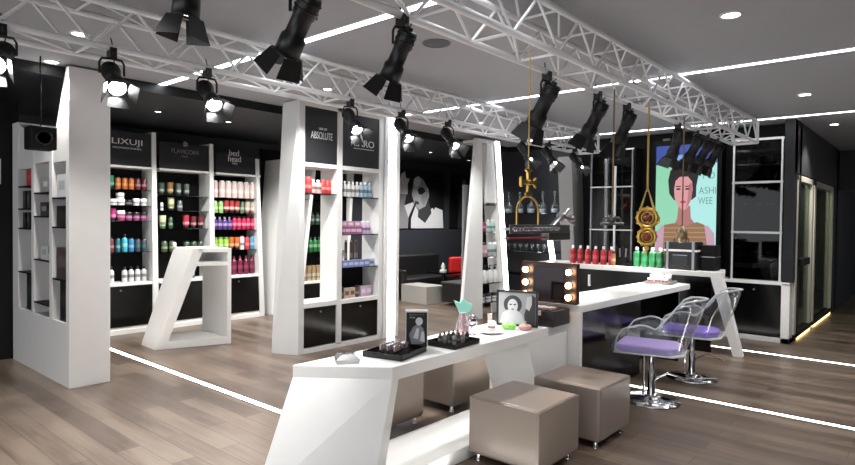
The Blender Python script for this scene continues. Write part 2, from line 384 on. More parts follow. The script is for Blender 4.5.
for x, aim, lab, s in front:
    spotlight('black stage spotlight ' + lab, (x, FR_Y, TZ), aim, s, False, SPOT_W)
back = [(.95, 'at the left picture edge, shining outwards', (-.35, -.75, -.5)), (1.53, 'shining brightly beside the tall left tower', (-.12, -.78, -.6)),
        (2.17, 'shining brightly above the middle product bay', (-.1, -.76, -.62)), (3.52, 'hanging over the black header boards of the centre unit', (-.18, -.72, -.68)),
        (4.18, 'hanging over the glowing post of the centre unit', (-.18, -.72, -.68)), (4.89, 'hanging before the monochrome wall poster', (-.18, -.72, -.68)),
        (6.39, 'hanging left of the other two beside the gold cross', (-.12, -.62, -.78)), (6.99, 'middle of the three above the silver hanging rail', (-.12, -.62, -.78)),
        (7.75, 'rightmost of the three above the silver hanging rail', (-.12, -.62, -.78))]
for i, (x, lab, aim) in enumerate(back):
    spotlight('small lit black spotlight ' + lab, (x, 3.97, TZ), aim, .9, True, SPOT_W*.45)

# ------------------------------------------------------------------ products
CAPK = mat('cap_black', (16, 16, 18), .35); CAPW = mat('cap_white', (230, 230, 230), .35)
PCACHE = {}
def pm(rgb):
    g = sum(rgb)/3; q = tuple(int((c*.86+g*.14)*.9) for c in rgb)
    return mat('pack_%d_%d_%d' % q, q, .34, var=.02)
def proto(kind, rgb, h, r, cap, band):
    if band is None and kind != 'pump': band = tuple(min(255, int(c*.55+110)) for c in rgb) if sum(rgb) < 560 else tuple(int(c*.62) for c in rgb)
    key = (kind, rgb, round(h, 3), round(r, 3), cap, band)
    if key in PCACHE: return PCACHE[key]
    b = MB(); c = MB(); l = MB(); hasl = band is not None; hasc = True
    if kind == 'bottle':
        b.lathe([(r*.9, 0), (r, .01), (r, h*.68), (r*.85, h*.76), (r*.38, h*.82), (r*.38, h*.86)], n=12); c.lathe([(r*.45, h*.84), (r*.45, h*.99), (r*.36, h)], n=10)
    elif kind == 'flat':
        b.lathe([(r*.85, 0), (r, .01), (r, h*.8), (r*.9, h*.84)], n=12); c.lathe([(r*.88, h*.84), (r*.88, h*.99), (r*.8, h)], n=12)
    elif kind == 'jar':
        b.lathe([(r*.92, 0), (r, .008), (r, h*.66)], n=14); c.lathe([(r*1.05, h*.66), (r*1.05, h*.97), (r*.98, h)], n=14)
    elif kind == 'tube':
        b.lathe([(r*.8, h*.18), (r*.86, h*.22), (r*1.0, h*.8), (r*1.05, h)], n=12); c.lathe([(r*.75, 0), (r*.8, .01), (r*.78, h*.19)], n=12)
    elif kind == 'can':
        b.lathe([(r*.95, 0), (r, .006), (r, h*.88), (r*.8, h*.93)], n=12); c.lathe([(r*.7, h*.93), (r*.7, h*.99), (r*.6, h)], n=12)
    elif kind == 'pump':
        b.lathe([(r*.9, 0), (r, .01), (r, h*.62), (r*.6, h*.7), (r*.35, h*.74)], n=12); c.lathe([(r*.38, h*.73), (r*.38, h*.84), (r*.12, h*.86), (r*.12, h*.96)], n=8).box(-r*.2, r*.9, -r*.18, r*.18, h*.94, h)
    elif kind == 'box':
        b.box(-r, r, -r*.6, r*.6, 0, h); hasc = False
    if kind != 'box' and hasl: l.lathe([(r*(1.02 if kind != 'tube' else 1.0), h*.3), (r*1.03, h*.5)], n=12)
    elif hasl: l.box(-r*.7, r*.7, -r*.6-.001, -r*.6, h*.3, h*.7)
    PCACHE[key] = [b, c if hasc else None, l if hasl else None, None, band]; return PCACHE[key]
def product(kind, rgb, h, r, loc, label, cat='bottle', group=None, cap=None, band=None, name=None, rz=0):
    p = proto(kind, rgb, h, r, cap, band)
    nm = name or {'bottle': 'bottle', 'flat': 'bottle', 'jar': 'jar', 'tube': 'cosmetic_tube', 'can': 'spray_can', 'pump': 'pump_bottle', 'box': 'product_box'}[kind]
    cm = CAPK if cap is None else (CAPW if cap == 'w' else pm(cap))
    if p[3] is None:
        o = p[0].build(nm, pm(rgb)); tag(o, label, cat, group)
        if p[1]: p[1].build('cap', cm, o)
        if p[2]: p[2].build('label_band', pm(p[4]), o)
        p[3] = o; o.location = loc; o.rotation_euler = (0, 0, rz); return o
    return dup(p[3], loc, rz, label, group)
def row(p0, p1, specs, where, group, back_rows=0, cats=None):
    """specs: list of (count, kind, rgb, colour word, h, r, cap, band); laid from p0 to p1 in order"""
    items = [s for s in specs for _ in range(s[0])]; n = len(items); p0 = Vector(p0); p1 = Vector(p1)
    KW = {'bottle': 'bottle', 'flat': 'bottle', 'jar': 'jar', 'tube': 'tube', 'can': 'can', 'pump': 'pump bottle', 'box': 'box'}
    cnt = {}
    for s in items:
        if s[2] is not None: k = (s[3], KW[s[1]]); cnt[k] = cnt.get(k, 0)+1
    seen = {}
    for i, s in enumerate(items):
        if s[2] is None: continue
        k = (s[3], KW[s[1]]); j = seen.get(k, 0); seen[k] = j+1
        f = (i+.5)/n; p = p0.lerp(p1, f)
        lab = '%s %s on %s%s' % (s[3], KW[s[1]], where, nth(j, cnt[k]))
        g = ('%s %ss on %s' % (s[3], KW[s[1]], where)) if cnt[k] > 1 else None
        product(s[1], s[2], s[4], s[5], p, lab, KW[s[1]], g, s[6] if len(s) > 6 else None, s[7] if len(s) > 7 else None, rz=0)

# ------------------------------------------------------------------ back product wall: three bays
def shelf_set(t, x0, x1, y0, y1, zs, m=GLASS):
    for z in zs: MB().box(x0, x1, y0, y1, z-.01, z).build('shelf', m, t)
BY0, BY1 = 8.4, 8.74
bays = [(2.92, 3.79), (3.88, 4.66), (4.75, 5.53)]
tops = [2.79, 2.72, 2.56]
shz = [[1.98, 1.76, 1.55, 1.12], [1.92, 1.70, 1.44, 1.10], [1.92, 1.68, 1.42, 1.10]]
words = ['left', 'middle', 'right']
for i, ((a, b), zt) in enumerate(zip(bays, tops)):
    wl = ['leftmost product shelving bay with black header and white lower rail, half hidden by the tower', 'middle product shelving bay on the back wall, behind the white podium', 'right product shelving bay on the back wall, filled with pink, red and green bottles'][i]
    t = thing('product_shelving', wl, 'shelving', (0, 0, 0))
    for y_, z0_, z1_ in ((BY0+.02, .06, .1), (BY0, .66, .70), (BY0, 2.27, 2.3)): MB().box(a, b, y_, BY1, z0_, z1_).build('rail', WHITE, t, .003)
    MB().box(a, b, BY1-.02, BY1, .1, 2.27).build('back_panel', BLACKM, t)
    MB().box(a+.005, b-.005, BY0+.01, BY0+.03, .1, .655).build('cabinet_door', BLACK, t, .002)
    MB().lathe([(.012, 0), (.012, -.015)], ((a+b)/2, BY0+.01, .60), 10, 'y').build('door_knob', STEEL, t)
    MB().box(a, b, BY0+.01, BY0+.03, 2.3, 2.76-.08*i).build('header_board', HEAD, t)
    MB().box(a, b, BY0+.0, BY1, .0, .06).build('plinth', WHITE, t)
    shelf_set(t, a, b, BY0+.03, BY1-.02, shz[i])
    # right hand upright, leaning slightly, tapering
    tp = zt
    MB().hexa([(b, BY0-.01, 0), (b+.085, BY0-.01, 0), (b+.085, BY1, 0), (b, BY1, 0), (b-.07*(i == 2)-.03, BY0-.01, tp), (b+.03-.07*(i == 2), BY0-.01, tp), (b+.03-.07*(i == 2), BY1, tp), (b-.03-.07*(i == 2), BY1, tp)]).build('upright', WHITE2, t, .002)
    if i == 0: MB().box(a-.06, a, BY0, BY1, 0, 2.8).build('upright', WHITE2, t)
    yy = BY0-.0
    LT = mat('header_lettering', (215, 215, 215), .5)
    if i == 0:
        text('lettering', 'LIXUJI', LT, (3.44, BY0+.005, 2.62), '-y', .1, t, .004, .40, .1)
        text('lettering', 'PROFESSIONNEL', LT, (3.44, BY0+.005, 2.535), '-y', .03, t, .004, .38, .022)
    if i == 1:
        text('lettering', 'FLAVICORR', mat('header_lettering_grey', (120, 120, 122), .5), (4.26, BY0+.005, 2.56), '-y', .07, t, .004, .42, .065)
        text('lettering', 'PARIS', MATS['header_lettering_grey'], (4.25, BY0+.005, 2.495), '-y', .03, t, .004, .09, .025)
        pl = Plane2((4.26, BY0+.008, 2.67), '-y', t)
        pl.shape('emblem', MATS['header_lettering_grey'], [(-.03, -.03), (.03, -.03), (.035, .02), (.015, .045), (-.02, .045), (-.035, .02)])
    if i == 2:
        text('lettering', 'bed', LT, (5.05, BY0+.005, 2.615), '-y', .08, t, .006, .17, .09)
        text('lettering', 'head', LT, (5.06, BY0+.005, 2.525), '-y', .08, t, .006, .22, .09)
        text('lettering', 'TIGI', LT, (5.06, BY0+.005, 2.455), '-y', .03, t, .004, .09, .028)
N = None
def gap(n): return (n, 'can', None, '', 0, 0)
Yp = 8.52
W0 = 'the %s shelf of the left back bay'
row((3.14, Yp, 1.98), (3.76, Yp, 1.98), [(1, 'tube', (170, 40, 50), 'dark red', .17, .034), (1, 'tube', (40, 150, 110), 'green', .18, .036), (3, 'can', (205, 105, 40), 'orange', .165, .036, N, (230, 160, 90)), (2, 'can', (105, 35, 40), 'maroon', .165, .036)], W0 % 'top', 'x')
row((3.14, Yp, 1.76), (3.76, Yp, 1.76), [(1, 'jar', (60, 40, 70), 'dark purple', .08, .045), (2, 'jar', (235, 235, 235), 'white', .085, .05, 'w'), (1, 'jar', (60, 40, 60), 'plum', .08, .045), (2, 'jar', (225, 225, 228), 'pale', .1, .042, 'w')], W0 % 'second', 'x')
product('jar', (235, 235, 235), .085, .05, (3.39, Yp, 1.845), 'white jar stacked on two white jars in left back bay', 'jar', cap='w')
row((3.14, Yp, 1.55), (3.76, Yp, 1.55), [(1, 'tube', (100, 50, 110), 'violet', .15, .034), (1, 'tube', (200, 40, 130), 'magenta', .17, .04), (1, 'jar', (190, 60, 120), 'pink', .14, .05, 'w'), (3, 'jar', (140, 55, 110), 'plum', .12, .045)], W0 % 'third', 'x')
row((3.14, Yp, 1.12), (3.76, Yp, 1.12), [(1, 'tube', (90, 200, 210), 'pale cyan', .18, .034), (1, 'can', (120, 45, 60), 'maroon', .19, .036), (1, 'can', (30, 120, 130), 'teal', .19, .03), (1, 'bottle', (60, 190, 220), 'cyan', .24, .036), (1, 'can', (40, 130, 190), 'blue', .19, .036), (2, 'can', (70, 80, 90), 'grey', .18, .034, N, (60, 120, 130))], W0 % 'fourth', 'x')
row((3.14, Yp, .70), (3.76, Yp, .70), [(2, 'bottle', (232, 232, 232), 'white', .22, .038), gap(1), (4, 'bottle', (226, 226, 228), 'white slim', .21, .036)], W0 % 'bottom', 'x')
W1 = 'the %s shelf of the middle back bay'
row((3.9, Yp, 1.92), (4.4, Yp, 1.92), [(1, 'tube', (70, 90, 70), 'dark green', .18, .036), (1, 'tube', (150, 110, 50), 'amber', .19, .042), (2, 'tube', (90, 110, 95), 'sage', .18, .036)], W1 % 'top', 'x')
row((3.9, Yp, 1.70), (4.3, Yp, 1.70), [(1, 'can', (220, 220, 220), 'small white', .12, .02), (1, 'tube', (205, 215, 160), 'cream green', .19, .045), (1, 'can', (80, 90, 90), 'grey', .16, .036)], W1 % 'second', 'x')
row((3.92, Yp, 1.44), (4.62, Yp, 1.44), [(1, 'tube', (205, 220, 170), 'pale green', .19, .045, (60, 110, 60)), (1, 'can', (40, 80, 50), 'dark green', .17, .03), gap(1), (1, 'tube', (190, 35, 60), 'red', .2, .045), (2, 'tube', (110, 35, 45), 'maroon', .18, .04)], W1 % 'third', 'x')
row((3.95, Yp, 1.10), (4.62, Yp, 1.10), [(2, 'can', (70, 90, 50), 'olive', .16, .04), gap(1), (3, 'can', (50, 75, 45), 'dark olive', .15, .045)], W1 % 'fourth', 'x')
row((3.95, Yp, .70), (4.62, Yp, .70), [gap(2), (1, 'flat', (40, 65, 50), 'dark green', .2, .04), (1, 'jar', (50, 70, 55), 'dark green', .13, .045), gap(1)], W1 % 'bottom', 'x')
W2 = 'the %s shelf of the right back bay'
row((4.75, Yp, 1.92), (5.5, Yp, 1.92), [(1, 'can', (225, 190, 185), 'slim pink', .26, .036, 'w', (240, 225, 220)), (6, 'can', (232, 208, 200), 'cream pink', .265, .05, 'w', (240, 228, 222))], W2 % 'top', 'x')
row((4.75, Yp, 1.68), (5.5, Yp, 1.68), [(2, 'can', (130, 185, 90), 'green', .19, .04, (200, 220, 160)), (3, 'tube', (190, 60, 60), 'red', .2, .042, N, (230, 190, 180)), (1, 'can', (90, 120, 80), 'dark green', .2, .034), (2, 'tube', (200, 185, 165), 'cream', .19, .042, (150, 60, 60))], W2 % 'second', 'x')
row((4.75, Yp, 1.42), (5.5, Yp, 1.42), [(4, 'bottle', (80, 50, 125), 'purple', .2, .04, 'w'), (5, 'flat', (205, 30, 80), 'crimson', .21, .037, (120, 20, 50))], W2 % 'third', 'x')
row((4.75, Yp, 1.10), (5.5, Yp, 1.10), [(3, 'flat', (150, 200, 60), 'lime', .2, .042, (90, 130, 40)), (2, 'tube', (225, 110, 40), 'orange', .2, .04), (1, 'can', (225, 215, 210), 'white', .22, .038, (200, 40, 40)), (1, 'can', (215, 40, 50), 'red', .21, .038), (1, 'can', (70, 150, 190), 'blue', .22, .038)], W2 % 'fourth', 'x')
row((4.75, Yp, .70), (5.5, Yp, .70), [gap(2), (5, 'bottle', (115, 25, 60), 'wine red', .3, .042, (160, 50, 90), (160, 60, 90))], W2 % 'bottom', 'x')

# second unit on the back wall, leaning uprights, seen through the centre unit
t = thing('leaning_shelving', 'shelving with leaning white uprights, seen through the open centre unit', 'shelving', (0, 0, 0))
def lean(mb, xb, xt, z0, z1, w_, y0, y1): return mb.hexa([(xb, y0, z0), (xb+w_, y0, z0), (xb+w_, y1, z0), (xb, y1, z0), (xt, y0, z1), (xt+w_, y0, z1), (xt+w_, y1, z1), (xt, y1, z1)])
lean(MB(), 5.76, 5.95, 0, 2.6, .05, 8.4, 8.93).build('upright', WHITE, t, .002)
lean(MB(), 6.28, 6.62, 0, 2.75, .07, 8.4, 8.9).build('upright', WHITE, t, .002)
lean(MB(), 7.35, 7.5, 0, 2.75, .07, 8.4, 8.93).build('upright', WHITE, t, .002)
MB().box(5.86, 7.4, 8.9, 8.93, 0, 2.8).build('back_panel', BLACKM, t)
for a, b in ((5.84, 6.38), (6.44, 7.38)): MB().box(a, b, 8.41, 8.43, .06, .46).build('cabinet_door', BLACK, t, .002)
MB().box(5.82, 7.4, 8.4, 8.9, .46, .50).build('rail', WHITE, t, .002); MB().box(5.8, 7.4, 8.4, 8.9, 0, .05).build('rail', WHITE, t, .002)
shelf_set(t, 6.5, 7.42, 8.43, 8.9, [1.02, 1.5, 1.95])
row((6.46, 8.5, 1.02), (6.88, 8.5, 1.02), [(4, 'bottle', (35, 130, 60), 'emerald green', .26, .045, (20, 80, 40))], 'the shelf behind the open centre unit', 'x')
row((6.44, 8.5, .50), (6.95, 8.5, .50), [(5, 'tube', (180, 150, 105), 'bronze', .27, .045, (200, 185, 150))], 'the lowest shelf behind the open centre unit', 'x')
row((6.6, 8.5, 1.5), (6.95, 8.5, 1.5), [(3, 'bottle', (50, 75, 60), 'dark green', .22, .04)], 'the upper shelf behind the open centre unit', 'x')

# ------------------------------------------------------------------ centre unit
MY0, MY1 = 5.67, 6.0
t = thing('display_unit', 'white open display unit in the centre with black header boards and two black cabinets', 'display unit', (0, 0, 0))
MB().hexa([(4.25, MY0, 0), (4.33, MY0, 0), (4.33, MY1, 0), (4.11, MY1, 0), (4.25, MY0, 2.99), (4.33, MY0, 2.99), (4.33, MY1, 2.99), (4.25, MY1, 2.99)]).build('side_panel', WHITE2, t, .003)
MB().box(4.83, 4.91, MY0, MY1, .04, 2.99).build('divider', WHITE2, t, .003)
MB().box(5.55, 5.63, MY0, MY1, 0, 2.99).build('side_panel', WHITE2, t, .003)
MB().box(4.33, 5.55, MY0, MY1, 0, .06).build('plinth', WHITE, t, .003)
MB().box(4.33, 4.83, MY0, MY1, .54, .60).box(4.91, 5.55, MY0, MY1, .54, .59).build('bench_board', WHITE, t, .003)
for a, b, c_, e in ((4.33, 5.55, 2.93, 2.99), (4.33, 4.83, 2.22, 2.27), (4.91, 5.55, 2.22, 2.27)): MB().box(a, b, MY0, MY1, c_, e).build('top_rail', WHITE, t, .003)
for a, b in ((4.335, 4.825), (4.915, 5.545)):
    d = MB().box(a, b, MY0+.012, MY0+.03, .07, .535).build('cabinet_door', BLACK, t, .002)
    MB().lathe([(.012, 0), (.012, -.016), (.008, -.02)], ((a+b)/2, MY0+.012, .48), 10, 'y').build('knob', STEEL, d)
    MB().box(a, b, MY0+.01, MY0+.03, 2.27, 2.93).build('header_board', HEAD, t)
    MB().box(a, b, MY1-.02, MY1, .06, .54).build('cabinet_back', BLACKM, t)
shelf_set(t, 4.33, 4.83, MY0+.01, MY1-.01, [1.91]); shelf_set(t, 4.91, 5.55, MY0+.01, MY1-.01, [1.89, 1.41, .99])
MB().box(4.91, 5.55, MY1-.02, MY1, .59, .99).build('half_back_panel', BLACKM, t)
MB().box(4.91, 5.25, MY1-.02, MY1, 1.43, 2.2).build('half_back_panel', BLACKM, t)
text('lettering', 'ABSOLUTE', LT, (4.585, MY0+.006, 2.60), '-y', .1, t, .004, .33, .085)
text('lettering', 'LINE OF', LT, (4.60, MY0+.006, 2.685), '-y', .03, t, .004, .12, .028)
text('lettering', 'KIARO', LT, (5.25, MY0+.006, 2.575), '-y', .1, t, .004, .40, .085)
MB().box(5.1, 5.45, MY0+.004, MY0+.01, 2.505, 2.512).build('underline', LT, t)
Plane2((5.2, MY0+.01, 2.6), '-y', t).shape('emblem', LT, [(-.01, .2), (.0, .2), (.07, -.02), (-.03, -.02), (.015, .06)])
lp = thing('glowing_post', 'tall white glowing post on the right side of the centre display unit', 'light post', (0, 0, 0))
MB().box(5.64, 5.70, MY0-.02, MY0+.35, 0, 2.99).box(5.86, 5.92, MY0-.02, MY0+.35, 0, 2.99).box(5.70, 5.86, MY0+.1, MY0+.35, 0, 2.99).build('post_body', WHITE, lp, .003)
MB().box(5.71, 5.85, MY0+.0, MY0+.1, .0, 2.99).build('light_diffuser', glow('post_led', (250, 250, 255), LED_POST*.5), lp)
Yq = 5.78
row((4.35, Yq, 1.91), (4.8, Yq, 1.91), [(2, 'flat', (225, 60, 60), 'red', .2, .045, (225, 80, 80)), (2, 'bottle', (235, 190, 185), 'pale pink', .17, .045, 'w'), (2, 'flat', (225, 60, 60), 'bright red', .17, .045, (220, 70, 70))], 'the top left shelf of the centre unit', 'x')
row((4.93, Yq, 1.89), (5.5, Yq, 1.89), [(1, 'bottle', (220, 120, 95), 'coral', .19, .03, 'w'), (4, 'bottle', (222, 222, 220), 'white', .2, .033, 'w'), (3, 'bottle', (165, 200, 225), 'light blue', .2, .038, 'w')], 'the top right shelf of the centre unit', 'x')
row((4.93, Yq, 1.41), (5.5, Yq, 1.41), [(4, 'box', (170, 90, 135), 'mauve', .1, .06, N, (225, 190, 215)), (2, 'can', (215, 185, 220), 'lilac', .17, .036, 'w')], 'the second right shelf of the centre unit', 'x')
row((4.95, Yq, 1.51), (5.3, Yq, 1.51), [(3, 'box', (200, 150, 185), 'pink', .07, .05, N, (235, 215, 225))], 'the mauve boxes of the centre unit', 'x')
row((4.93, Yq+.1, .99), (5.4, Yq+.12, .99), [(5, 'can', (120, 95, 75), 'brown tall', .34, .02, (200, 190, 170))], 'the third right shelf of the centre unit', 'x')
row((4.95, Yq-.05, .99), (5.5, Yq-.05, .99), [(5, 'box', (120, 140, 205), 'lavender blue', .09, .052, N, (205, 210, 240)), (1, 'box', (190, 205, 235), 'pale blue', .1, .05)], 'the front of third right shelf, centre unit', 'x')
row((4.93, Yq, .59), (5.5, Yq, .59), [(1, 'jar', (90, 60, 50), 'brown', .15, .045), (2, 'box', (205, 180, 155), 'beige', .13, .045, N, (120, 80, 70)), (1, 'flat', (90, 70, 60), 'dark brown', .15, .035), (2, 'box', (205, 175, 200), 'pale mauve', .14, .05, N, (235, 220, 235))], 'the lowest right shelf of the centre unit', 'x')

# ------------------------------------------------------------------ third unit: slanted panel, shelves, leaning glowing strip
t = thing('display_unit', 'slim display unit with tapering grey side panel and glowing leaning strip, right of the lounge', 'display unit', (0, 0, 0))
Y3 = 5.66
MB().hexa([(7.36, Y3, 0), (7.93, Y3, 0), (7.93, Y3+.06, 0), (7.36, Y3+.06, 0), (7.70, Y3, 2.93), (7.86, Y3, 2.93), (7.86, Y3+.06, 2.93), (7.70, Y3+.06, 2.93)]).build('tapering_panel', WHITE2, t, .003)
MB().hexa([(8.02, Y3+.02, 1.9), (8.36, Y3+.02, 1.9), (8.36, Y3+.06, 1.9), (8.02, Y3+.06, 1.9), (8.02, Y3+.02, 2.93), (8.22, Y3+.02, 2.93), (8.22, Y3+.06, 2.93), (8.02, Y3+.06, 2.93)]).build('rear_panel', WHITE2, t)
lean(MB(), 8.62, 8.22, 0, 2.93, .1, Y3-.02, Y3+.0).build('light_diffuser', glow('post_led2', (250, 252, 255), LED_POST), t)
lean(MB(), 8.6, 8.2, 0, 2.93, .14, Y3, Y3+.3).build('leaning_post', WHITE, t, .002)
MB().box(7.86, 8.2, Y3+.36, Y3+.4, 0, 2.2).build('back_panel', mat('unit_back_grey', (120, 120, 122), .6), t)
MB().box(7.86, 8.3, Y3, Y3+.4, 2.88, 2.93).build('top_rail', WHITE, t)
shelf_set(t, 7.93, 8.32, Y3+.03, Y3+.36, [1.87, 1.42, 1.0]); shelf_set(t, 7.93, 8.52, Y3+.03, Y3+.36, [.56, .24])
row((7.9, Y3+.12, 1.42), (8.4, Y3+.12, 1.42), [(1, 'bottle', (200, 60, 90), 'pink red', .2, .045), (1, 'bottle', (150, 50, 90), 'plum', .2, .045), (2, 'bottle', (190, 220, 215), 'mint', .2, .05, 'w')], 'the second shelf of slim right unit', 'x')
row((7.9, Y3+.12, 1.0), (8.45, Y3+.12, 1.0), [(2, 'flat', (205, 150, 160), 'rose', .24, .055), (2, 'flat', (190, 205, 205), 'pale teal', .25, .055, 'w')], 'the third shelf of slim right unit', 'x')
row((7.9, Y3+.12, .56), (8.5, Y3+.12, .56), [(4, 'pump', (232, 232, 230), 'white', .3, .055)], 'the fourth shelf of slim right unit', 'x')
row((7.9, Y3+.12, 1.87), (8.3, Y3+.12, 1.87), [(1, 'bottle', (90, 40, 50), 'maroon', .14, .035), (1, 'bottle', (150, 150, 150), 'grey', .16, .035)], 'the top shelf of slim right unit', 'x')
row((7.95, Y3+.12, .24), (8.5, Y3+.12, .24), [(3, 'jar', (210, 210, 212), 'silver', .14, .06)], 'the lowest shelf of slim right unit', 'x')

# ------------------------------------------------------------------ decanter display on the right wall
t = thing('bar_shelving', 'dark wall shelving behind the silver hanging rail with grey end panel', 'shelving', (0, 0, 0))
MB().box(9.46, 9.5, 4.85, 6.5, 0, 2.9).build('back_panel', mat('navy_back', (18, 21, 30), .5), t)
MB().hexa([(9.1, 4.6, 0), (9.48, 4.6, 0), (9.48, 4.82, 0), (9.1, 4.82, 0), (9.1, 4.72, 2.7), (9.48, 4.72, 2.7), (9.48, 4.98, 2.7), (9.1, 4.98, 2.7)]).build('end_panel', mat('grey_panel', (128, 126, 124), .5), t)
for z in (.66, 1.07, 1.44, 1.75): MB().box(9.12, 9.46, 4.9, 6.5, z-.015, z).build('shelf', GLASS, t)
MB().hexa([(9.1, 5.0, .9), (9.14, 5.0, .9), (9.14, 5.08, .9), (9.1, 5.08, .9), (9.1, 5.1, 1.42), (9.14, 5.1, 1.42), (9.14, 5.18, 1.42), (9.1, 5.18, 1.42)]).build('light_diffuser', glow('post_led3', (250, 252, 255), LED_POST*.8), t)
def decanter(loc, label, s=1):
    p = PCACHE.get('decanter')
    if p is None:
        o = MB().lathe([(.03, 0), (.05, .005), (.052, .1), (.03, .14), (.014, .16), (.014, .24), (.02, .25)], n=14).build('decanter', CLEARG); o.scale = (1.35, 1.35, 1.25)
        MB().lathe([(.044, .008), (.046, .06), (.02, .062)], n=12).build('liquid', mat('decanter_filling', (205, 215, 225), .3), o)
        MB().lathe([(.02, .25), (.02, .262)], n=10).ball((0, 0, .285), .024, 10).build('stopper', CLEARG, o)
        tag(o, label, 'decanter', 'glass decanters on the bar shelving'); o.location = loc; PCACHE['decanter'] = o; return
    dup(p, loc, 0, label)
for i in range(6): decanter((9.2, 6.25-i*.235, 1.75), 'clear glass decanter on the upper wall shelf%s' % nth(i, 6))
def goblet(loc, label, group):
    p = PCACHE.get('goblet')
    if p is None:
        o = MB().lathe([(.03, 0), (.03, .004), (.005, .01), (.005, .05), (.03, .07), (.034, .13), (.03, .132)], n=12).build('glass_goblet', CLEARG)
        tag(o, label, 'glass', group); o.location = loc; PCACHE['goblet'] = o; return
    dup(p, loc, 0, label, group)
for i in range(10): goblet((9.2, 6.35-i*.12, 1.07), 'small glass goblet on the middle wall shelf%s' % nth(i, 10), 'goblets on the wall shelf')

# ------------------------------------------------------------------ lounge
def cushion_box(x0, x1, y0, y1, z0, z1): return MB().box(x0, x1, y0, y1, z0, z1)
def poster(n, x0, x1, z0, z1, label):
    t = thing('wall_poster', label, 'poster', (0, 0, 0))
    MB().box(x0, x1, 8.925, 8.948, z0, z1).build('poster_board', mat('poster_black', (14, 14, 15), .5), t)
    return t
G1 = mat('print_light', (205, 205, 208), .5); G2 = mat('print_mid', (130, 130, 134), .5); G3 = mat('print_dark', (55, 56, 60), .5); G0 = mat('poster_black', (14, 14, 15), .5)
t = poster(1, 8.85, 10.88, 1.42, 2.72, 'black and white poster of a woman with a hand at her face, above the sofa')
pl = Plane2((9.0, 8.925, 1.42), '-y', t)
pl.shape('printed_shoulder', G1, [(.2, 0), (.25, .22), (.5, .5), (.78, .58), (.95, .42), (1.15, .28), (1.5, .5), (1.82, .42), (1.86, 0)])
pl.shape('printed_neck', G3, [(.95, .25), (.98, .6), (1.3, .7), (1.42, .35), (1.2, .12)])
pl.shape('printed_hair', G0, [(.85, .9), (.8, 1.12), (.95, 1.25), (1.2, 1.28), (1.45, 1.2), (1.62, .95), (1.65, .6), (1.5, .42), (1.35, .6), (1.2, 1.0)])
G15 = mat('print_soft', (158, 158, 161), .5)
pl.shape('printed_face', G15, [(.78, .95), (.8, 1.1), (.95, 1.18), (1.12, 1.1), (1.3, .9), (1.32, .72), (1.2, .5), (1.0, .42), (.86, .5), (.8, .62), (.74, .75)])
pl.shape('printed_forehead', G1, [(.8, 1.0), (.84, 1.12), (.95, 1.16), (1.05, 1.08), (.98, .95), (.86, .92)])
pl.shape('printed_cheek', G2, [(1.05, .95), (1.28, .85), (1.28, .68), (1.15, .5), (1.05, .6)])
pl.shape('printed_eye', G0, [(.92, .86), (1.0, .92), (1.12, .92), (1.2, .84), (1.08, .76), (.98, .76)])
pl.shape('printed_lips', G3, [(.84, .62), (.96, .6), (1.0, .56), (.94, .53), (.86, .55)])
pl.shape('printed_arm', G2, [(.3, 0), (.3, .7), (.42, .95), (.55, 1.0), (.58, .8), (.5, .5), (.7, .1), (.6, 0)])
pl.shape('printed_hand', G1, [(.36, .75), (.32, .95), (.4, 1.18), (.5, 1.25), (.55, 1.1), (.66, 1.1), (.6, .98), (.6, .75)])
pl.shape('printed_strap', G0, [(.62, 0), (.64, .25), (.86, .6), (.9, .57), (.72, .22), (.72, 0)])
t = poster(2, 11.1, 12.9, 1.42, 2.72, 'narrowly visible black and white poster of a standing figure beside the grey panel')
pl = Plane2((11.1, 8.925, 1.42), '-y', t)
pl.shape('printed_figure', G3, [(.3, 0), (.35, .5), (.28, .8), (.4, 1.0), (.42, 1.2), (.6, 1.24), (.68, 1.05), (.8, .9), (.78, .4), (.9, 0)])
pl.shape('printed_face', G2, [(.45, .98), (.47, 1.14), (.56, 1.17), (.62, 1.05), (.55, .94)])
t = thing('sofa', 'long black leather sofa under the monochrome poster', 'sofa', (0, 0, 0))
MB().box(8.7, 10.35, 8.1, 8.85, .08, .42).build('seat_cushion', SOFA, t, .04)
MB().box(8.7, 10.35, 8.6, 8.9, .3, .86).build('backrest', SOFA, t, .05)
MB().box(8.6, 8.74, 8.1, 8.88, .08, .6).build('armrest', SOFA, t, .03)
for x in (8.8, 10.2): MB().tube([(x, 8.2, 0), (x, 8.2, .1)], .02).build('foot', CHROME, t)
t = thing('lounge_chair', 'dark lounge seat beyond the sofa, with a red cushion on it', 'sofa', (0, 0, 0))
MB().box(9.9, 11.6, 7.35, 8.0, .1, .42).build('seat_cushion', SOFA, t, .04)
MB().box(10.5, 12.2, 7.9, 8.15, .25, .85).build('backrest', SOFA, t, .04)
t = thing('throw_cushion', 'bright red square cushion on the black lounge seat', 'cushion', (9.95, 7.75, .62), -.5)
MB().hexa([(-.22, -.06, -.19), (.22, -.06, -.19), (.22, .06, -.19), (-.22, .06, -.19), (-.2, -.02, .21), (.21, -.02, .21), (.21, .1, .21), (-.2, .1, .21)]).build('cushion_cover', RED, t, .04)
t = thing('coffee_block', 'pale grey block table standing on the lounge floor', 'table', (0, 0, 0))
MB().hexa([(8.45, 7.34, 0), (8.95, 7.3, 0), (8.98, 8.02, 0), (8.52, 8.06, 0), (8.45, 7.34, .34), (8.95, 7.3, .34), (8.98, 8.02, .34), (8.52, 8.06, .34)]).build('block', mat('pale_grey_block', (170, 168, 162), .5), t, .006)
t = thing('lounge_ottoman', 'low black bench with greyish top right of the pale block', 'ottoman', (0, 0, 0))
MB().box(8.72, 9.9, 6.55, 7.18, .06, .40).build('base', SOFA, t, .01)
MB().box(8.70, 9.92, 6.53, 7.20, .40, .44).build('cushion', mat('bench_top_grey', (62, 60, 60), .45), t, .01)
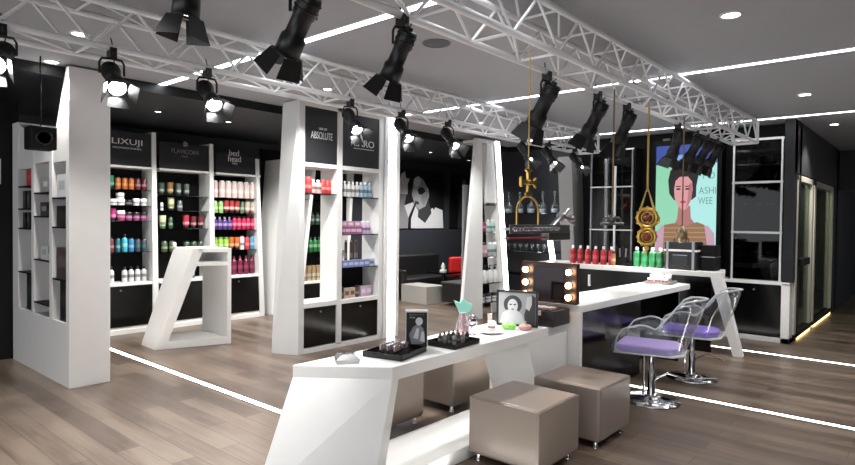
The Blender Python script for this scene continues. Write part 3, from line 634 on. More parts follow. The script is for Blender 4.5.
t = thing('low_table', 'low black side table with a small white sculpture', 'table', (9.4, 7.7, 0))
MB().box(-.25, .25, -.25, .25, .52, .56).build('tabletop', BLACK, t, .004)
MB().tube([(0, 0, 0), (0, 0, .52)], .04).box(-.18, .18, -.18, .18, 0, .02).build('pedestal', BLACK, t)
t = thing('table_sculpture', 'small white sculpture on the low black side table', 'ornament', (9.38, 7.7, .56))
MB().lathe([(.07, 0), (.075, .03), (.03, .06), (.05, .1), (.025, .15), (.01, .18)]).build('figure', WHITE, t)

# ------------------------------------------------------------------ left shelf tower
TX = 1.97
TWH = mat('tower_white', (208, 205, 203), .4)
t = thing('shelf_tower', 'tall white shelf tower at the left with three columns of niches', 'shelf tower', (0, 0, 0))
MB().box(TX, 2.33, 6.08, 6.13, 0, 2.98).build('end_panel', TWH, t, .003)
# face panels between the niche columns, tops sloping down to the rear
def slab(y0, y1, za, zb, z0=.6, x0=TX, x1=2.33): # za top at y0, zb top at y1
    return MB().hexa([(x0, y0, z0), (x1, y0, z0), (x1, y1, z0), (x0, y1, z0), (x0, y0, za), (x1, y0, za), (x1, y1, zb), (x0, y1, zb)])
slab(6.13, 6.16, 2.98, 2.97).build('fin', TWH, t, .002)
slab(6.54, 6.62, 2.34, 2.3).build('fin', TWH, t, .002)
slab(7.09, 7.17, 2.36, 2.4).build('fin', TWH, t, .002)
slab(7.62, 7.82, 2.62, 2.62).build('fin', TWH, t, .002)
slab(6.13, 7.82, .6, .6, 0).build('base_block', TWH, t, .003)
curve = [(6.16, 2.98), (6.2, 2.94), (6.26, 2.84), (6.33, 2.7), (6.4, 2.56), (6.47, 2.44), (6.54, 2.36)]
MB().extr([(TX+.01, 6.54, 2.12), (TX+.01, 6.16, 2.12)] + [(TX+.01, y, z) for y, z in curve], (.32, 0, 0)).build('upper_board', TWH, t)
for y0, y1, za, zb, z in ((6.62, 7.09, 2.26, 2.32, 2.14), (7.17, 7.62, 2.44, 2.6, 2.1)):
    slab(y0, y1, za, zb, z, TX+.01).build('upper_board', TWH, t)
slab(6.13, 7.82, 2.2, 2.2, .6, 2.2).build('rear_panel', TWH, t)
SMK = clear('dark_shelf_glass', (50, 50, 52), .3, .7)
for y0, y1, zs in ((6.16, 6.54, [1.78, 1.5, 1.0]), (6.62, 7.09, [1.84, 1.6, 1.16, .72]), (7.17, 7.62, [1.92, 1.68, 1.47, 1.0])):
    for z in zs: MB().box(TX+.0, 2.2, y0, y1, z-.014, z).build('shelf', BLACKM, t)
def bx1(kind, rgb, cword, y, z, h, w_, d, lab, name='product_box', cat='box'):
    o = MB().cbox((0, 0, h/2), (d, w_, h)).build(name, pm(rgb)); tag(o, lab, cat); o.location = (TX+.02+d/2, y, z)
    MB().cbox((-d/2-.0008, 0, h*.55), (.0012, w_*.6, h*.35)).build('label_panel', pm(cword), o); return o
bx1('', (200, 25, 35), (225, 70, 80), 7.32, 1.92, .17, .16, .1, 'red box in the rear niche column of the tower, top shelf')
bx1('', (40, 40, 42), (90, 90, 92), 7.48, 1.68, .19, .09, .1, 'dark box on the rear niche second shelf, left of two')
bx1('', (60, 60, 62), (120, 120, 122), 7.34, 1.68, .19, .09, .1, 'dark grey box on the rear niche second shelf, right of two')
bx1('', (36, 36, 38), (90, 90, 92), 7.48, 1.47, .17, .09, .1, 'dark box on the rear niche third shelf, left of two')
bx1('', (50, 50, 52), (110, 110, 110), 7.34, 1.47, .17, .09, .1, 'dark box on the rear niche third shelf, right of two')
bx1('', (26, 25, 26), (60, 58, 58), 7.32, .6, .38, .16, .14, 'tall black box at the foot of the rear niche column')
bx1('', (150, 148, 146), (205, 205, 205), 6.8, 1.84, .15, .2, .1, 'grey box on the top shelf of the middle niche column')
bx1('', (60, 60, 62), (150, 150, 150), 6.84, 1.6, .14, .22, .1, 'dark box on the second shelf of the middle niche column')
bx1('', (205, 205, 203), (160, 160, 160), 6.84, 1.44-.28, .14, .2, .1, 'white box on the third shelf of the middle niche column')
bx1('', (190, 190, 190), (120, 120, 120), 6.7, 1.16, .2, .06, .1, 'slim grey box beside the white box, middle niche column')
bx1('', (225, 225, 225), (190, 190, 190), 6.33, 1.78, .22, .26, .06, 'white card box on the top shelf of the front niche column')
bx1('', (20, 20, 22), (50, 50, 52), 6.33, 1.5, .2, .28, .06, 'black card box on the second shelf of the front niche column')
bx1('', (74, 60, 58), (100, 84, 80), 6.33, 1.0, .3, .3, .08, 'brown grey box on the third shelf of the front niche column')
bx1('', (22, 22, 22), (50, 50, 50), 6.28, .6, .38, .2, .1, 'tall black box at the foot of the front niche column')
t = thing('hanging_speaker', 'small black box speaker hanging on a thin rod before the left tower', 'speaker', (1.72, 6.0, 2.28))
MB().cbox((0, 0, 0), (.2, .2, .2)).build('cabinet', BLACKM, t, .01)
MB().lathe([(.06, -.101), (.07, -.105), (.05, -.101)], (0, 0, 0), 16, 'y').build('speaker_cone', SPOTB, t)
MB().tube([(0, 0, .1), (0, 0, .72)], .006).build('rod', BLACKM, t)
t = thing('wall_logo', 'fragment of a white letter sign on the black left wall', 'sign', (1.60, 7.86, 2.05))
text('lettering', 'N', LT, (.2, -.004, .02), '-y', .3, t, .006, .14, .28)

# ------------------------------------------------------------------ podium
t = thing('white_podium', 'white open podium with a slanted leg standing before the back shelves', 'podium', (0, 0, 0))
fr0, fl0 = Vector((4.08, 6.84, 0)), Vector((3.24, 7.13, 0)); br0, bl0 = Vector((4.09, 7.5, 0)), Vector((3.26, 7.56, 0))
def pp(s, z, b): # s 0..1 from right to left along front (b=0) or rear (b=1)
    a = fr0.lerp(fl0, s) if b == 0 else br0.lerp(bl0, s)
    return (a.x, a.y, z)
def pod(name, q): # q: four (s, z) going round
    return MB().hexa([pp(q[0][0], q[0][1], 0), pp(q[1][0], q[1][1], 0), pp(q[1][0], q[1][1], 1), pp(q[0][0], q[0][1], 1),
                      pp(q[3][0], q[3][1], 0), pp(q[2][0], q[2][1], 0), pp(q[2][0], q[2][1], 1), pp(q[3][0], q[3][1], 1)]).build(name, WHITE, t, .003)
pod('slanted_leg', [(1.0, 0), (.87, 0), (.38, 1.22), (.51, 1.22)])
pod('side_panel', [(.055, .0), (0, 0), (0, 1.22), (.055, 1.22)])
pod('top_board', [(.45, 1.17), (.05, 1.17), (.05, 1.22), (.45, 1.22)])
pod('shelf', [(.5, 1.0), (.05, 1.0), (.05, 1.05), (.485, 1.05)])
pod('base_board', [(.9, 0), (.05, 0), (.05, .09), (.86, .09)])
o = MB().lathe([(.02, 0), (.022, .05), (.01, .06)]).build('hinge_knob', WHITE, t); o.location = pp(.5, 1.22, .0)[:2] + (1.22,)
o.location = (3.66, 7.5, 1.22)

# ------------------------------------------------------------------ front desk (loop shape)
t = thing('make_up_desk', 'long white ribbon shaped make-up desk in the foreground with slanted end', 'desk', (0, 0, 0))
DY0, DY1, DZ = 2.38, 2.84, .75
top = [(2.09, DY1), (2.45, DY0), (4.56, DY0), (4.56, DY1)]
MB().extr([(x, y, .67) for x, y in top], (0, 0, .08)).build('desktop', WHITE, t, .004)
MB().hexa([(1.83, 2.86, 0), (2.28, DY0, 0), (2.36, DY0, 0), (1.93, DY1, 0), (2.09, DY1, .68), (2.45, DY0, .68), (2.505, DY0, .68), (2.17, DY1, .68)]).build('slanted_end_panel', WHITE, t, .003)
MB().extr([(1.93, DY1, 0), (2.33, DY0, 0), (4.2, DY0, 0), (4.2, DY1, 0)], (0, 0, .09)).build('base_slab', WHITE, t, .004)
MB().hexa([(4.18, DY0, .09), (4.56, DY0, .09), (4.56, DY1, .09), (4.18, DY1, .09), (3.92, DY0, .67), (4.56, DY0, .67), (4.56, DY1, .67), (3.92, DY1, .67)]).build('slanted_support', WHITE, t, .003)

t = thing('styling_counter', 'white topped styling counter with black gloss front behind the purple seats', 'counter', (0, 0, 0))
CY0, CY1 = 2.27, 2.77
MB().extr([(4.57, CY0, .84), (7.16, CY0-.08, .84), (7.3, CY1-.12, .84), (4.57, CY1, .84)], (0, 0, .06)).build('countertop', WHITE, t, .004)
MB().box(4.57, 4.62, CY0, CY1, 0, .84).build('end_panel', WHITE, t, .003)
MB().box(4.62, 6.15, CY0+.1, CY1, .02, .84).build('black_front', BLACK, t, .003)
MB().box(6.15, 7.1, CY1-.16, CY1-.1, .02, .84).build('rear_panel', BLACK, t, .003)
MB().box(7.08, 7.13, CY0+.02, CY1-.1, 0, .84).build('end_leg', BLACK, t, .003)

# ------------------------------------------------------------------ reception
t = thing('reception_counter', 'white framed reception counter with black front and slanted right leg', 'counter', (0, 0, 0))
RX0, RX1 = 7.8, 8.42
MB().extr([(RX0, 2.02, .94), (RX0+.14, 2.02, .94), (RX1, 2.14, .94), (RX1, 4.6, .94), (RX0, 4.6, .94)], (0, 0, .06)).build('countertop', WHITE, t, .003)
MB().hexa([(RX0, 1.78, 0), (RX0+.12, 1.78, 0), (RX0+.12, 1.88, 0), (RX0, 1.88, 0), (RX0, 2.02, .94), (RX0+.12, 2.02, .94), (RX0+.12, 2.15, .94), (RX0, 2.15, .94)]).build('slanted_leg', WHITE, t, .003)
MB().box(RX0+.04, RX0+.08, 2.14, 4.56, .0, .94).build('black_front', BLACK, t, .002)
MB().box(RX0, RX1, 4.56, 4.6, 0, .94).build('end_panel', WHITE, t, .003)
MB().box(RX0+.01, RX0+.04, 3.74, 3.77, .7, .86).build('pull_handle', WHITE, t, .003)
RZ = 1.0
def rpt(y, x=8.05): return (x, y, RZ)
row((8.0, 4.16, RZ), (8.0, 3.45, RZ), [(6, 'bottle', (205, 30, 42), 'red', .26, .042, 'w', (225, 90, 100))], 'the white reception counter', 'x')
row((8.0, 3.2, RZ), (8.0, 2.78, RZ), [(4, 'bottle', (35, 145, 80), 'green', .27, .048, 'w', (60, 170, 100))], 'the white reception counter', 'x')
t = thing('tool_caddy', 'dark caddy of tools on the reception between red and green bottles', 'caddy', (8.05, 3.38, RZ))
MB().box(-.06, .06, -.09, .09, 0, .12).build('caddy_box', BLACKM, t, .006)
for i in range(4): MB().tube([(-.02, -.06+i*.04, .1), (-.03, -.07+i*.045, .24+.02*(i % 2))], .014).build('tool', SPOTB if i % 2 else STEEL, t)
product('flat', (175, 110, 60), .2, .03, (7.95, 3.46, RZ), 'small amber bottle beside the dark tool caddy on reception', 'bottle')
t = thing('desk_phone', 'low black telephone on the reception, left of the green bottles', 'telephone', (8.0, 3.24, RZ))
MB().hexa([(-.06, -.05, 0), (.06, -.05, 0), (.06, .05, 0), (-.06, .05, 0), (-.06, -.05, .03), (.06, -.05, .07), (.06, .05, .07), (-.06, .05, .03)]).build('phone_body', BLACKM, t, .004)
MB().box(-.05, .06, -.045, -.01, .06, .09).build('handset', SPOTB, t, .008)
# structured bag / trunk
t = thing('vanity_trunk', 'black trunk bag with silver straps and white band on the reception', 'bag', (8.02, 2.54, RZ))
MB().box(-.14, .14, -.2, .2, 0, .36).build('trunk_body', mat('trunk_black', (20, 20, 21), .4), t, .012)
MB().box(-.146, .146, -.205, .205, .235, .262).build('white_band', WHITE, t, .002)
for y in (-.16, .16): MB().box(-.148, .148, y-.016, y+.016, 0, .365).build('strap', STEEL, t, .002)
MB().box(-.148, -.14, -.1, .1, .05, .2).build('front_pocket', BLACK, t, .004); MB().box(-.152, -.147, -.09, .09, .185, .195).build('pocket_trim', STEEL, t)
MB().tube([(-.1, -.09, .36), (-.1, -.09, .4), (-.1, .0, .42), (-.1, .09, .4), (-.1, .09, .36)], .008).build('handle', SPOTB, t)
t = thing('black_box', 'plain black display box right of the trunk bag on the reception', 'box', (8.12, 2.24, RZ))
MB().box(-.12, .12, -.09, .09, 0, .32).build('box_body', BLACKM, t, .01); MB().box(-.122, .122, -.092, .092, .17, .18).build('seam', STEEL, t)

# cup tray on the counter end
t = thing('serving_tray', 'grey serving tray near the far end of the styling counter', 'tray', (6.95, 2.45, .9), .1)
MB().box(-.17, .17, -.14, .14, 0, .012).box(-.17, .17, -.14, -.13, 0, .03).box(-.17, .17, .13, .14, 0, .03).box(-.17, -.16, -.14, .14, 0, .03).box(.16, .17, -.14, .14, 0, .03).build('tray_base', mat('tray_grey', (130, 128, 126), .4), t)
k = 0
REDI = pm((200, 50, 50)); 
for i, (dx, dy, c, wd) in enumerate(((-.1, .08, (200, 50, 50), 'red'), (-.1, 0, (200, 50, 50), 'red'), (-.1, -.08, (200, 50, 50), 'red'), (.0, .09, (230, 215, 215), 'pale pink'), (0, 0, (225, 225, 225), 'white'), (0, -.08, (235, 200, 205), 'pale pink'), (.1, .06, (232, 228, 228), 'white'), (.1, -.05, (235, 205, 210), 'pale pink'))):
    rowname = {-.1: 'front', 0: 'middle', .1: 'rear'}[round(dx, 1)]
    side = 'left' if dy > .03 else ('right' if dy < -.03 else 'centre')
    product('jar', c, .055 if i < 3 else .09, .034, (6.95+dx, 2.45+dy, .913), '%s jar at the %s %s of the grey serving tray' % (wd, rowname, side), 'jar', 'jars on the grey serving tray', 'w')

# ------------------------------------------------------------------ wall screen with portrait
t = thing('wall_screen', 'tall lit screen with portrait of a woman in a bronze sequinned top', 'screen', (0, 0, 0))
SX = 9.3
MB().box(SX, 9.5, 2.44, 3.42, .95, 2.86).build('screen_casing', BLACKM, t)
def em(name, c, s=.42): return mat('screen_'+name, (10, 10, 10), .3, emit=c, strength=s, var=0)
MB().box(SX-.004, SX, 2.50, 3.38, 1.0, 2.78).build('screen_panel', em('mint', (140, 208, 172)), t)
pl = Plane2((SX-.004, 3.38, 1.0), '-x', t)
pl.shape('screen_aqua', em('aqua', (170, 226, 222)), [(.5, 0), (.5, 1.5), (.88, 1.5), (.88, 0)])
pl.shape('screen_banner', em('blue', (60, 80, 160)), [(0, 1.49), (0, 1.78), (.88, 1.78), (.88, 1.49)])
pl.shape('screen_banner', em('lightblue', (130, 165, 225)), [(.18, 1.5), (.2, 1.6), (.42, 1.64), (.44, 1.5)])
pl.shape('printed_shoulder', em('skin_l', (190, 150, 170)), [(.0, 0), (.02, .45), (.1, .56), (.25, .6), (.62, .6), (.78, .56), (.86, .45), (.88, 0)])
pl.shape('printed_top', em('bronze', (140, 100, 68)), [(.12, 0), (.14, .57), (.3, .6), (.45, .57), (.62, .62), (.72, .58), (.8, 0)])
for i in range(8):
    pl.shape('sequin_row', em('bronze2', (176, 138, 96)), [(.14, .04+i*.068), (.14, .055+i*.068), (.74, .065+i*.068), (.74, .05+i*.068)])
pl.shape('printed_neck', em('skin_d', (168, 108, 108)), [(.3, .6), (.33, .66), (.35, .86), (.52, .86), (.53, .68), (.58, .61), (.45, .55)])
pl.shape('printed_hair', em('hair', (20, 14, 16)), [(.28, .95), (.21, 1.05), (.19, 1.25), (.22, 1.4), (.32, 1.48), (.45, 1.5), (.56, 1.45), (.63, 1.32), (.6, 1.15), (.6, 1.0), (.54, .95)])
pl.shape('printed_face', em('skin', (214, 150, 152)), [(.29, .98), (.28, 1.12), (.3, 1.24), (.36, 1.3), (.48, 1.3), (.54, 1.22), (.55, 1.1), (.53, .95), (.48, .83), (.42, .79), (.35, .85)])
pl.shape('face_shade', em('skin_s', (176, 112, 120)), [(.5, 1.2), (.54, 1.2), (.545, 1.05), (.52, .93), (.46, .82), (.48, .95)])
for a in (.345, .475):
    pl.shape('printed_eye', em('hair', (20, 14, 16)), ell(a, 1.115, .035, .014, 12)); pl.shape('printed_brow', em('hair', (20, 14, 16)), ell(a, 1.155, .045, .008, 12))
pl.shape('printed_nose', em('skin_s', (176, 112, 120)), [(.4, 1.1), (.42, 1.1), (.43, 1.0), (.395, .99)])
pl.shape('printed_lips', em('lips', (200, 30, 60)), ell(.415, .92, .042, .02, 14))
TT = em('text', (105, 150, 150))
for s_, z_ in (('YO', 1.30), ('ASHI', 1.08), ('WEE', .93)):
    text('lettering', s_, TT, (SX-.018, 2.62 if s_ != 'WEE' else 2.65, 1.0+z_), '-x', .12, t, .002, {'YO': .2, 'ASHI': .24, 'WEE': .2}[s_], .1)

# ------------------------------------------------------------------ tall glass cabinets
def tall_cabinet(y0, y1, label, zt=2.78, lower=True, extra=None):
    t = thing('glass_cabinet', label, 'cabinet', (0, 0, 0)); X0 = 9.15
    fr = MB()
    for y in (y0, y1-.035): fr.box(X0, X0+.03, y+.007, y+.03, .8, zt)
    fr.build('frame_post', STEEL if not lower else WHITE2, t)
    for z in (.8, 1.47, 2.16, zt-.03):
        MB().box(X0-.002, X0+.033, y0, y1, z, z+(.03 if lower else .02)).build('frame_rail', WHITE2, t)
    MB().box(9.44, 9.5, y0, y1, .8, zt).build('back_panel', BLACKM, t)
    MB().box(X0+.01, X0+.016, y0+.035, y1-.035, .83, zt-.03).build('glass_pane', PANE, t)
    for z in (1.15, 1.82, 2.42): MB().box(X0+.03, 9.44, y0+.02, y1-.02, z, z+.01).build('shelf', clear('cab_shelf', (150, 160, 165), .3, .8, body=.5), t)
    MB().box(X0+.02, 9.46, y0-.02, y0, .8, zt).box(X0+.02, 9.46, y1, y1+.02, .8, zt).build('side_panel', BLACKM, t)
    return t
t = tall_cabinet(1.63, 2.26, 'tall black glass cabinet with white lower rail, nearest the corridor doors')
MB().box(9.12, 9.5, 1.52, 2.95, .78, .82).build('lower_top_board', WHITE, t, .003)
MB().box(9.12, 9.5, 1.52, 1.62, 0, .8).build('lower_side_board', WHITE, t, .003)
MB().box(9.12, 9.5, 1.52, 2.95, 0, .07).build('lower_base_board', WHITE, t, .003)
d = MB().box(9.13, 9.16, 1.62, 2.28, .07, .78).build('cabinet_door', BLACK, t, .002)
MB().lathe([(.012, 0), (.012, -.015)], (9.13, 1.95, .7), 10, 'x').build('knob', STEEL, d)
d = MB().box(9.13, 9.16, 2.29, 2.93, .07, .78).build('cabinet_door', BLACK, t, .002)
MB().lathe([(.012, 0), (.012, -.015)], (9.13, 2.6, .7), 10, 'x').build('knob', STEEL, d)
t = tall_cabinet(3.68, 4.4, 'tall black glass cabinet with thin grey frame, left of the portrait screen', lower=False)
MB().box(9.14, 9.16, 3.96, 3.99, .8, 2.5).build('light_bar', WHITE, t)
for i, (y, z, c) in enumerate(((1.8, 1.83, (90, 90, 100)), (1.95, 1.83, (120, 120, 126)), (2.1, 1.83, (80, 80, 86)), (1.8, 1.16, (110, 108, 104)), (1.98, 1.16, (90, 90, 92)), (1.85, 2.43, (70, 70, 74)), (2.05, 2.43, (90, 90, 94)))):
    lev = {1.83: 'middle', 1.16: 'lower', 2.43: 'upper'}[z]
    product('jar', c, .12, .05, (9.3, y, z), 'dim grey jar inside the right glass cabinet on its %s shelf%s' % (lev, {1.8: ', right', 1.95: ', centre', 2.1: ', left', 1.98: ', left', 1.85: ', right', 2.05: ', left'}[y]), 'jar', 'jars in the right glass cabinet')

# ------------------------------------------------------------------ hanging ornaments
HY = 2.0
def hbar(t):
    a = -t.rotation_euler.z; dx, dy = -math.sin(a), math.cos(a)
    MB().tube([(-dx*.17, -dy*.17, 2.688), (dx*.16, dy*.16, 2.688)], .008, 6).build('hanging_bar', STEEL, t)
t = thing('hanging_rail', 'silver ornamental rail hung from a gold cross and arch above the make-up desk', 'hanging ornament', (3.28, HY, 0))
MB().tube([(0, 0, 2.69), (0, 0, 1.93)], .004, 6).build('rope', ROPE, t); hbar(t)
c = MB(); cz = 1.85
for a in range(4):
    ca, sa = math.cos(a*PI/2), math.sin(a*PI/2)
    c.extr([(ca*.012-sa*.008, -.008, cz+sa*.012+ca*.008), (ca*.05-sa*.01, -.008, cz+sa*.05+ca*.01), (ca*.062-sa*.028, -.008, cz+sa*.062+ca*.028), (ca*.07-sa*.02, -.008, cz+sa*.07+ca*.02),
            (ca*.07+sa*.02, -.008, cz+sa*.07-ca*.02), (ca*.062+sa*.028, -.008, cz+sa*.062-ca*.028), (ca*.05+sa*.01, -.008, cz+sa*.05-ca*.01), (ca*.012+sa*.008, -.008, cz+sa*.012-ca*.008)], (0, .016, 0))
c.ball((0, 0, cz), .02); oc = c.build('cross', GOLD, t); oc.scale = (1.35, 1, 1.2); oc.location = (0, 0, -cz*.2)
arch = [(-.13, 0, 1.56)] + [(.13*-math.cos(PI*i/14), 0, 1.66+.1*math.sin(PI*i/14)) for i in range(15)] + [(.13, 0, 1.56)]
MB().tube([(0, 0, 1.79), (0, 0, 1.755)], .01).tube(arch, .007, 8).build('arch', GOLD, t)
rl = MB().box(-.26, .50, -.03, .03, 1.545, 1.56).box(-.26, .50, -.035, -.03, 1.525, 1.58)
rl.build('rail_bar', STEEL, t, .002)
for i in range(16): MB().torus((-.22+i*.037, -.038, 1.552), .012, .003, 'y', 12, 5).build('rail_ring', CHROME, t)
MB().box(-.25, .2, -.02, .02, 1.49, 1.50).build('lower_bar', mat('red_light_paint', (150, 40, 50), .3), t)  # red light under the rail, put into the bar's colour
MB().box(.22, .52, -.03, .03, 1.475, 1.545).build('end_bracket', mat('pewter', (90, 88, 86), .35, metal=.8), t, .004)
j = MB()
j.tube([(.3, 0, 1.56), (.44, 0, 1.64), (.58, 0, 1.62)], .018).ball((.44, 0, 1.64), .034).ball((.58, 0, 1.62), .03).tube([(.46, 0, 1.64), (.54, 0, 1.69)], .012).tube([(.5, 0, 1.63), (.63, 0, 1.58)], .012)
j.build('swivel_joint', STEEL, t)
t = thing('hanging_pendant', 'brown rope ending in a small pewter ornament before the left glass cabinet', 'hanging ornament', (4.56, HY, 0), -.9)
MB().tube([(0, 0, 2.66), (0, 0, 1.66)], .006, 6).build('rope', ROPEB, t); hbar(t)
MB().ball((0, 0, 1.63), .035).torus((-.04, 0, 1.61), .028, .008, 'y').torus((.04, 0, 1.61), .028, .008, 'y').tube([(-.09, 0, 1.59), (.09, 0, 1.59)], .012).build('ornament', mat('pewter', (90, 88, 86), .35, metal=.8), t)
t = thing('gold_chain_pendant', 'gold rope pendant with two ringed medallions hanging before the portrait screen', 'hanging ornament', (5.30, HY, 0), -1.1)
MB().tube([(0, 0, 2.66), (0, 0, 1.88)], .009, 6).build('rope', ROPE, t); hbar(t)
MB().tube([(-.06, 0, 1.71), (0, 0, 1.92), (.06, 0, 1.71)], .012, 6).build('hanger_loop', ROPE, t)
MED = mat('amber_stone', (110, 40, 20), .2)
for z, R in ((1.645, .08), (1.475, .07)):
    m = MB().torus((0, -.01, z), R, .016, 'y', 24, 8).torus((0, -.015, z), R*.62, .008, 'y', 20, 6)
    for k in range(12): m.ball((math.cos(k*PI/6)*(R+.012), -.01, z+math.sin(k*PI/6)*(R+.012)), .012, 8)
    q_ = m.build('medallion', GOLD, t); MB().ball((0, -.015, z), .034).build('stone', MED, q_)
MB().torus((.05, 0, 1.63), .052, .009, 'y', 20, 6).build('side_ring', mat('pale_gold', (200, 190, 110), .35, metal=.8), t)
MB().ball((0, 0, 1.375), .024).tube([(0, 0, 1.35), (0, 0, 1.31)], .012).build('drop', GOLD, t)
t = thing('hanging_pendant', 'grey rope ending in a pale bottle shaped ornament above the trunk bag', 'hanging ornament', (6.25, HY, 0))
MB().tube([(0, 0, 2.66), (0, 0, 1.56)], .006, 6).build('rope', ROPEB, t); hbar(t)
MB().lathe([(.02, 1.4), (.05, 1.42), (.055, 1.5), (.035, 1.54), (.012, 1.57)]).build('ornament', mat('antique_bronze', (150, 130, 100), .35, metal=.6), t)

# ------------------------------------------------------------------ ottomans
def ottoman(x0, y0, w_, d, label, first=None):
    if first: return dup(first, (x0+w_/2, y0+d/2, 0), 0, label)
    t = thing('cube_ottoman', label, 'ottoman', (x0+w_/2, y0+d/2, 0), 0, 'taupe cube ottomans around the desk')
    MB().box(-w_/2, w_/2, -d/2, d/2, .055, .44).build('upholstered_body', TAUPE, t, .022)
    s = MB()
    a, b = w_/2-.006, d/2-.006
    s.tube([(-a, -b, .425), (a, -b, .425), (a, b, .425), (-a, b, .425), (-a, -b, .425)], .008, 6)
    for x, y in ((-a, -b), (a, -b), (a, b), (-a, b)): s.tube([(x, y, .08), (x, y, .425)], .006, 6)
    s.build('piping', TAUPE, t)
    for x in (-1, 1):
        for y in (-1, 1): MB().lathe([(.022, 0), (.024, .006), (.015, .012), (.017, .058)], (x*(w_/2-.05), y*(d/2-.05), 0), 12).build('foot', CHROME, t)
    return t
o1 = ottoman(3.165, 1.83, .53, .53, 'taupe leather cube ottoman in the front, nearest the camera')
ottoman(3.90, 1.79, .53, .50, 'taupe leather cube ottoman before the black counter, right of the nearest one', o1)
ottoman(2.98, 3.08, .53, .50, 'taupe cube ottoman behind the desk, the left one seen under the desktop', o1)
ottoman(3.83, 3.04, .53, .50, 'taupe cube ottoman behind the desk, the right one seen under the desktop', o1)

# ------------------------------------------------------------------ salon chairs (clear acrylic)
def salon_chair(loc, rz, label, cush):
    """front towards local -x"""
    t = thing('salon_chair', label, 'chair', loc, rz, 'clear acrylic salon chairs')
    # shell: U path seen from above
    NS = 33; path = []
    for i in range(NS):
        a = -1 + 2*i/(NS-1); s = abs(a); sg = 1 if a > 0 else -1
        if s < .42: th = s/.42*PI/2; x = .12+.2*math.cos(th); y = sg*.27*math.sin(th)
        else: f = (s-.42)/.58; x = .12-f*.42 if s < .93 else .12-f*.42+.03*(s-.93)/.07; y = sg*(.27+.015*math.sin(f*PI))
        # top edge: high back, dip, raised arm, falling to the front
        if s < .26: h = .95-.02*(s/.26)**2
        elif s < .5: f = (s-.26)/.24; h = .93-.24*(f*f*(3-2*f))
        elif s < .78: f = (s-.5)/.28; h = .69+.03*math.sin(f*PI)
        else: f = (s-.78)/.22; h = .69-.2*f**2.4
        path.append((x, y, h, s))
    VS = []; FS = []; K = 7
    for (x, y, h, s) in path:
        for k in range(K):
            f = k/(K-1); zz = .46+(h-.46)*f; fl = .86+.14*min(1, f*1.4)
            rec = .13*f*max(0, 1-s/.45)
            bl = -.05*math.sin(PI*min(1, f*1.1))*max(0, (s-.72)/.28)
            VS.append((x*fl+rec+bl, y*fl, zz))
    for i in range(NS-1):
        for k in range(K-1): FS.append((i*K+k, (i+1)*K+k, (i+1)*K+k+1, i*K+k+1))
    MB().poly(VS, FS, True).build('acrylic_shell', ACRY, t, solid=.006)
    rim = [VS[i*K+K-1] for i in range(NS)]
    rim = [VS[0]] + rim + [VS[(NS-1)*K]]
    MB().tube(rim, .007, 8).build('shell_rim', EDGE, t)
    MB().tube([VS[i*K] for i in range(NS)] + [VS[0]], .006, 6).build('lower_rim', EDGE, t)
    MB().extr([(-.29, -.24, .45), (.2, -.23, .45), (.28, -.12, .45), (.28, .12, .45), (.2, .23, .45), (-.29, .24, .45)], (0, 0, .012)).build('seat_plate', EDGE, t)
    MB().extr([(-.285, -.23, .463), (.18, -.22, .463), (.25, -.1, .463), (.25, .1, .463), (.18, .22, .463), (-.285, .23, .463)], (0, 0, .06)).build('seat_cushion', cush, t, .018)
    MB().box(-.12, .12, -.1, .1, .425, .45).build('mounting_plate', CHROME, t, .004)
    MB().lathe([(.04, .03), (.038, .1), (.033, .11), (.033, .26), (.024, .265), (.024, .43)], n=20).build('gas_column', CHROME, t)
    MB().lathe([(.001, 0), (.25, 0), (.255, .006), (.25, .014), (.12, .024), (.06, .04), (.05, .05)], n=40).build('base_disc', CHROME, t)
    MB().tube([(.03, .02, .2), (.12, .12, .24), (.22, .2, .2), (.27, .22, .17)], .009).build('pump_pedal', CHROME, t)
    MB().tube([(-.07, .02, .02), (-.07, .02, .4)], .012).build('pump_rod', CHROME, t)
    return t
salon_chair((5.34, 1.95, 0), math.radians(-78), 'clear acrylic salon chair with lilac cushion, nearer the ottomans', PURP)
salon_chair((6.42, 1.93, 0), math.radians(-82), 'clear acrylic salon chair with deep violet cushion, nearer the reception', mat('violet_cushion', (122, 96, 180), .6, bump=.3))

# ------------------------------------------------------------------ things on the make-up desk
Z = .75
t = thing('crystal_compact', 'small faceted silver crystal box at the near end of the white desk', 'ornament', (2.35, 2.66, Z), -.6)
t.scale = (1.3, 1.3, 1.3)
MB().hexa([(-.05, -.035, 0), (.05, -.035, 0), (.05, .035, 0), (-.05, .035, 0), (-.055, -.04, .018), (.055, -.04, .018), (.055, .04, .018), (-.055, .04, .018)]).build('base', STEEL, t)
MB().hexa([(-.055, -.04, .018), (.055, -.04, .018), (.055, .04, .018), (-.055, .04, .018), (-.03, -.02, .042), (.03, -.02, .042), (.03, .02, .042), (-.03, .02, .042)]).build('crystal_lid', CHROME, t)
m = MB()
for i in range(7): m.ball((-.04+i*.013, (-1)**i*.015, .035), .01, 6)
m.build('crystals', CLEARG, t)
def desk_tray(loc, rz, w_, d, label):
    t = thing('cosmetics_tray', label, 'tray', loc, rz)
    MB().box(-w_/2, w_/2, -d/2, d/2, 0, .012).build('tray_base', BLACK, t, .002)
    m = MB()
    for a, b, c_, e in ((-w_/2, w_/2, -d/2, -d/2+.008), (-w_/2, w_/2, d/2-.008, d/2), (-w_/2, -w_/2+.008, -d/2, d/2), (w_/2-.008, w_/2, -d/2, d/2)): m.box(a, b, c_, e, .005, .035)
    m.build('tray_edge', BLACK, t, .002); return t
desk_tray((2.71, 2.61, Z), math.radians(14), .33, .28, 'black cosmetics tray holding lipsticks, left on the desk')
LIP = [(170, 110, 100), (150, 70, 65), (190, 130, 115), (140, 60, 70), (180, 120, 105)]
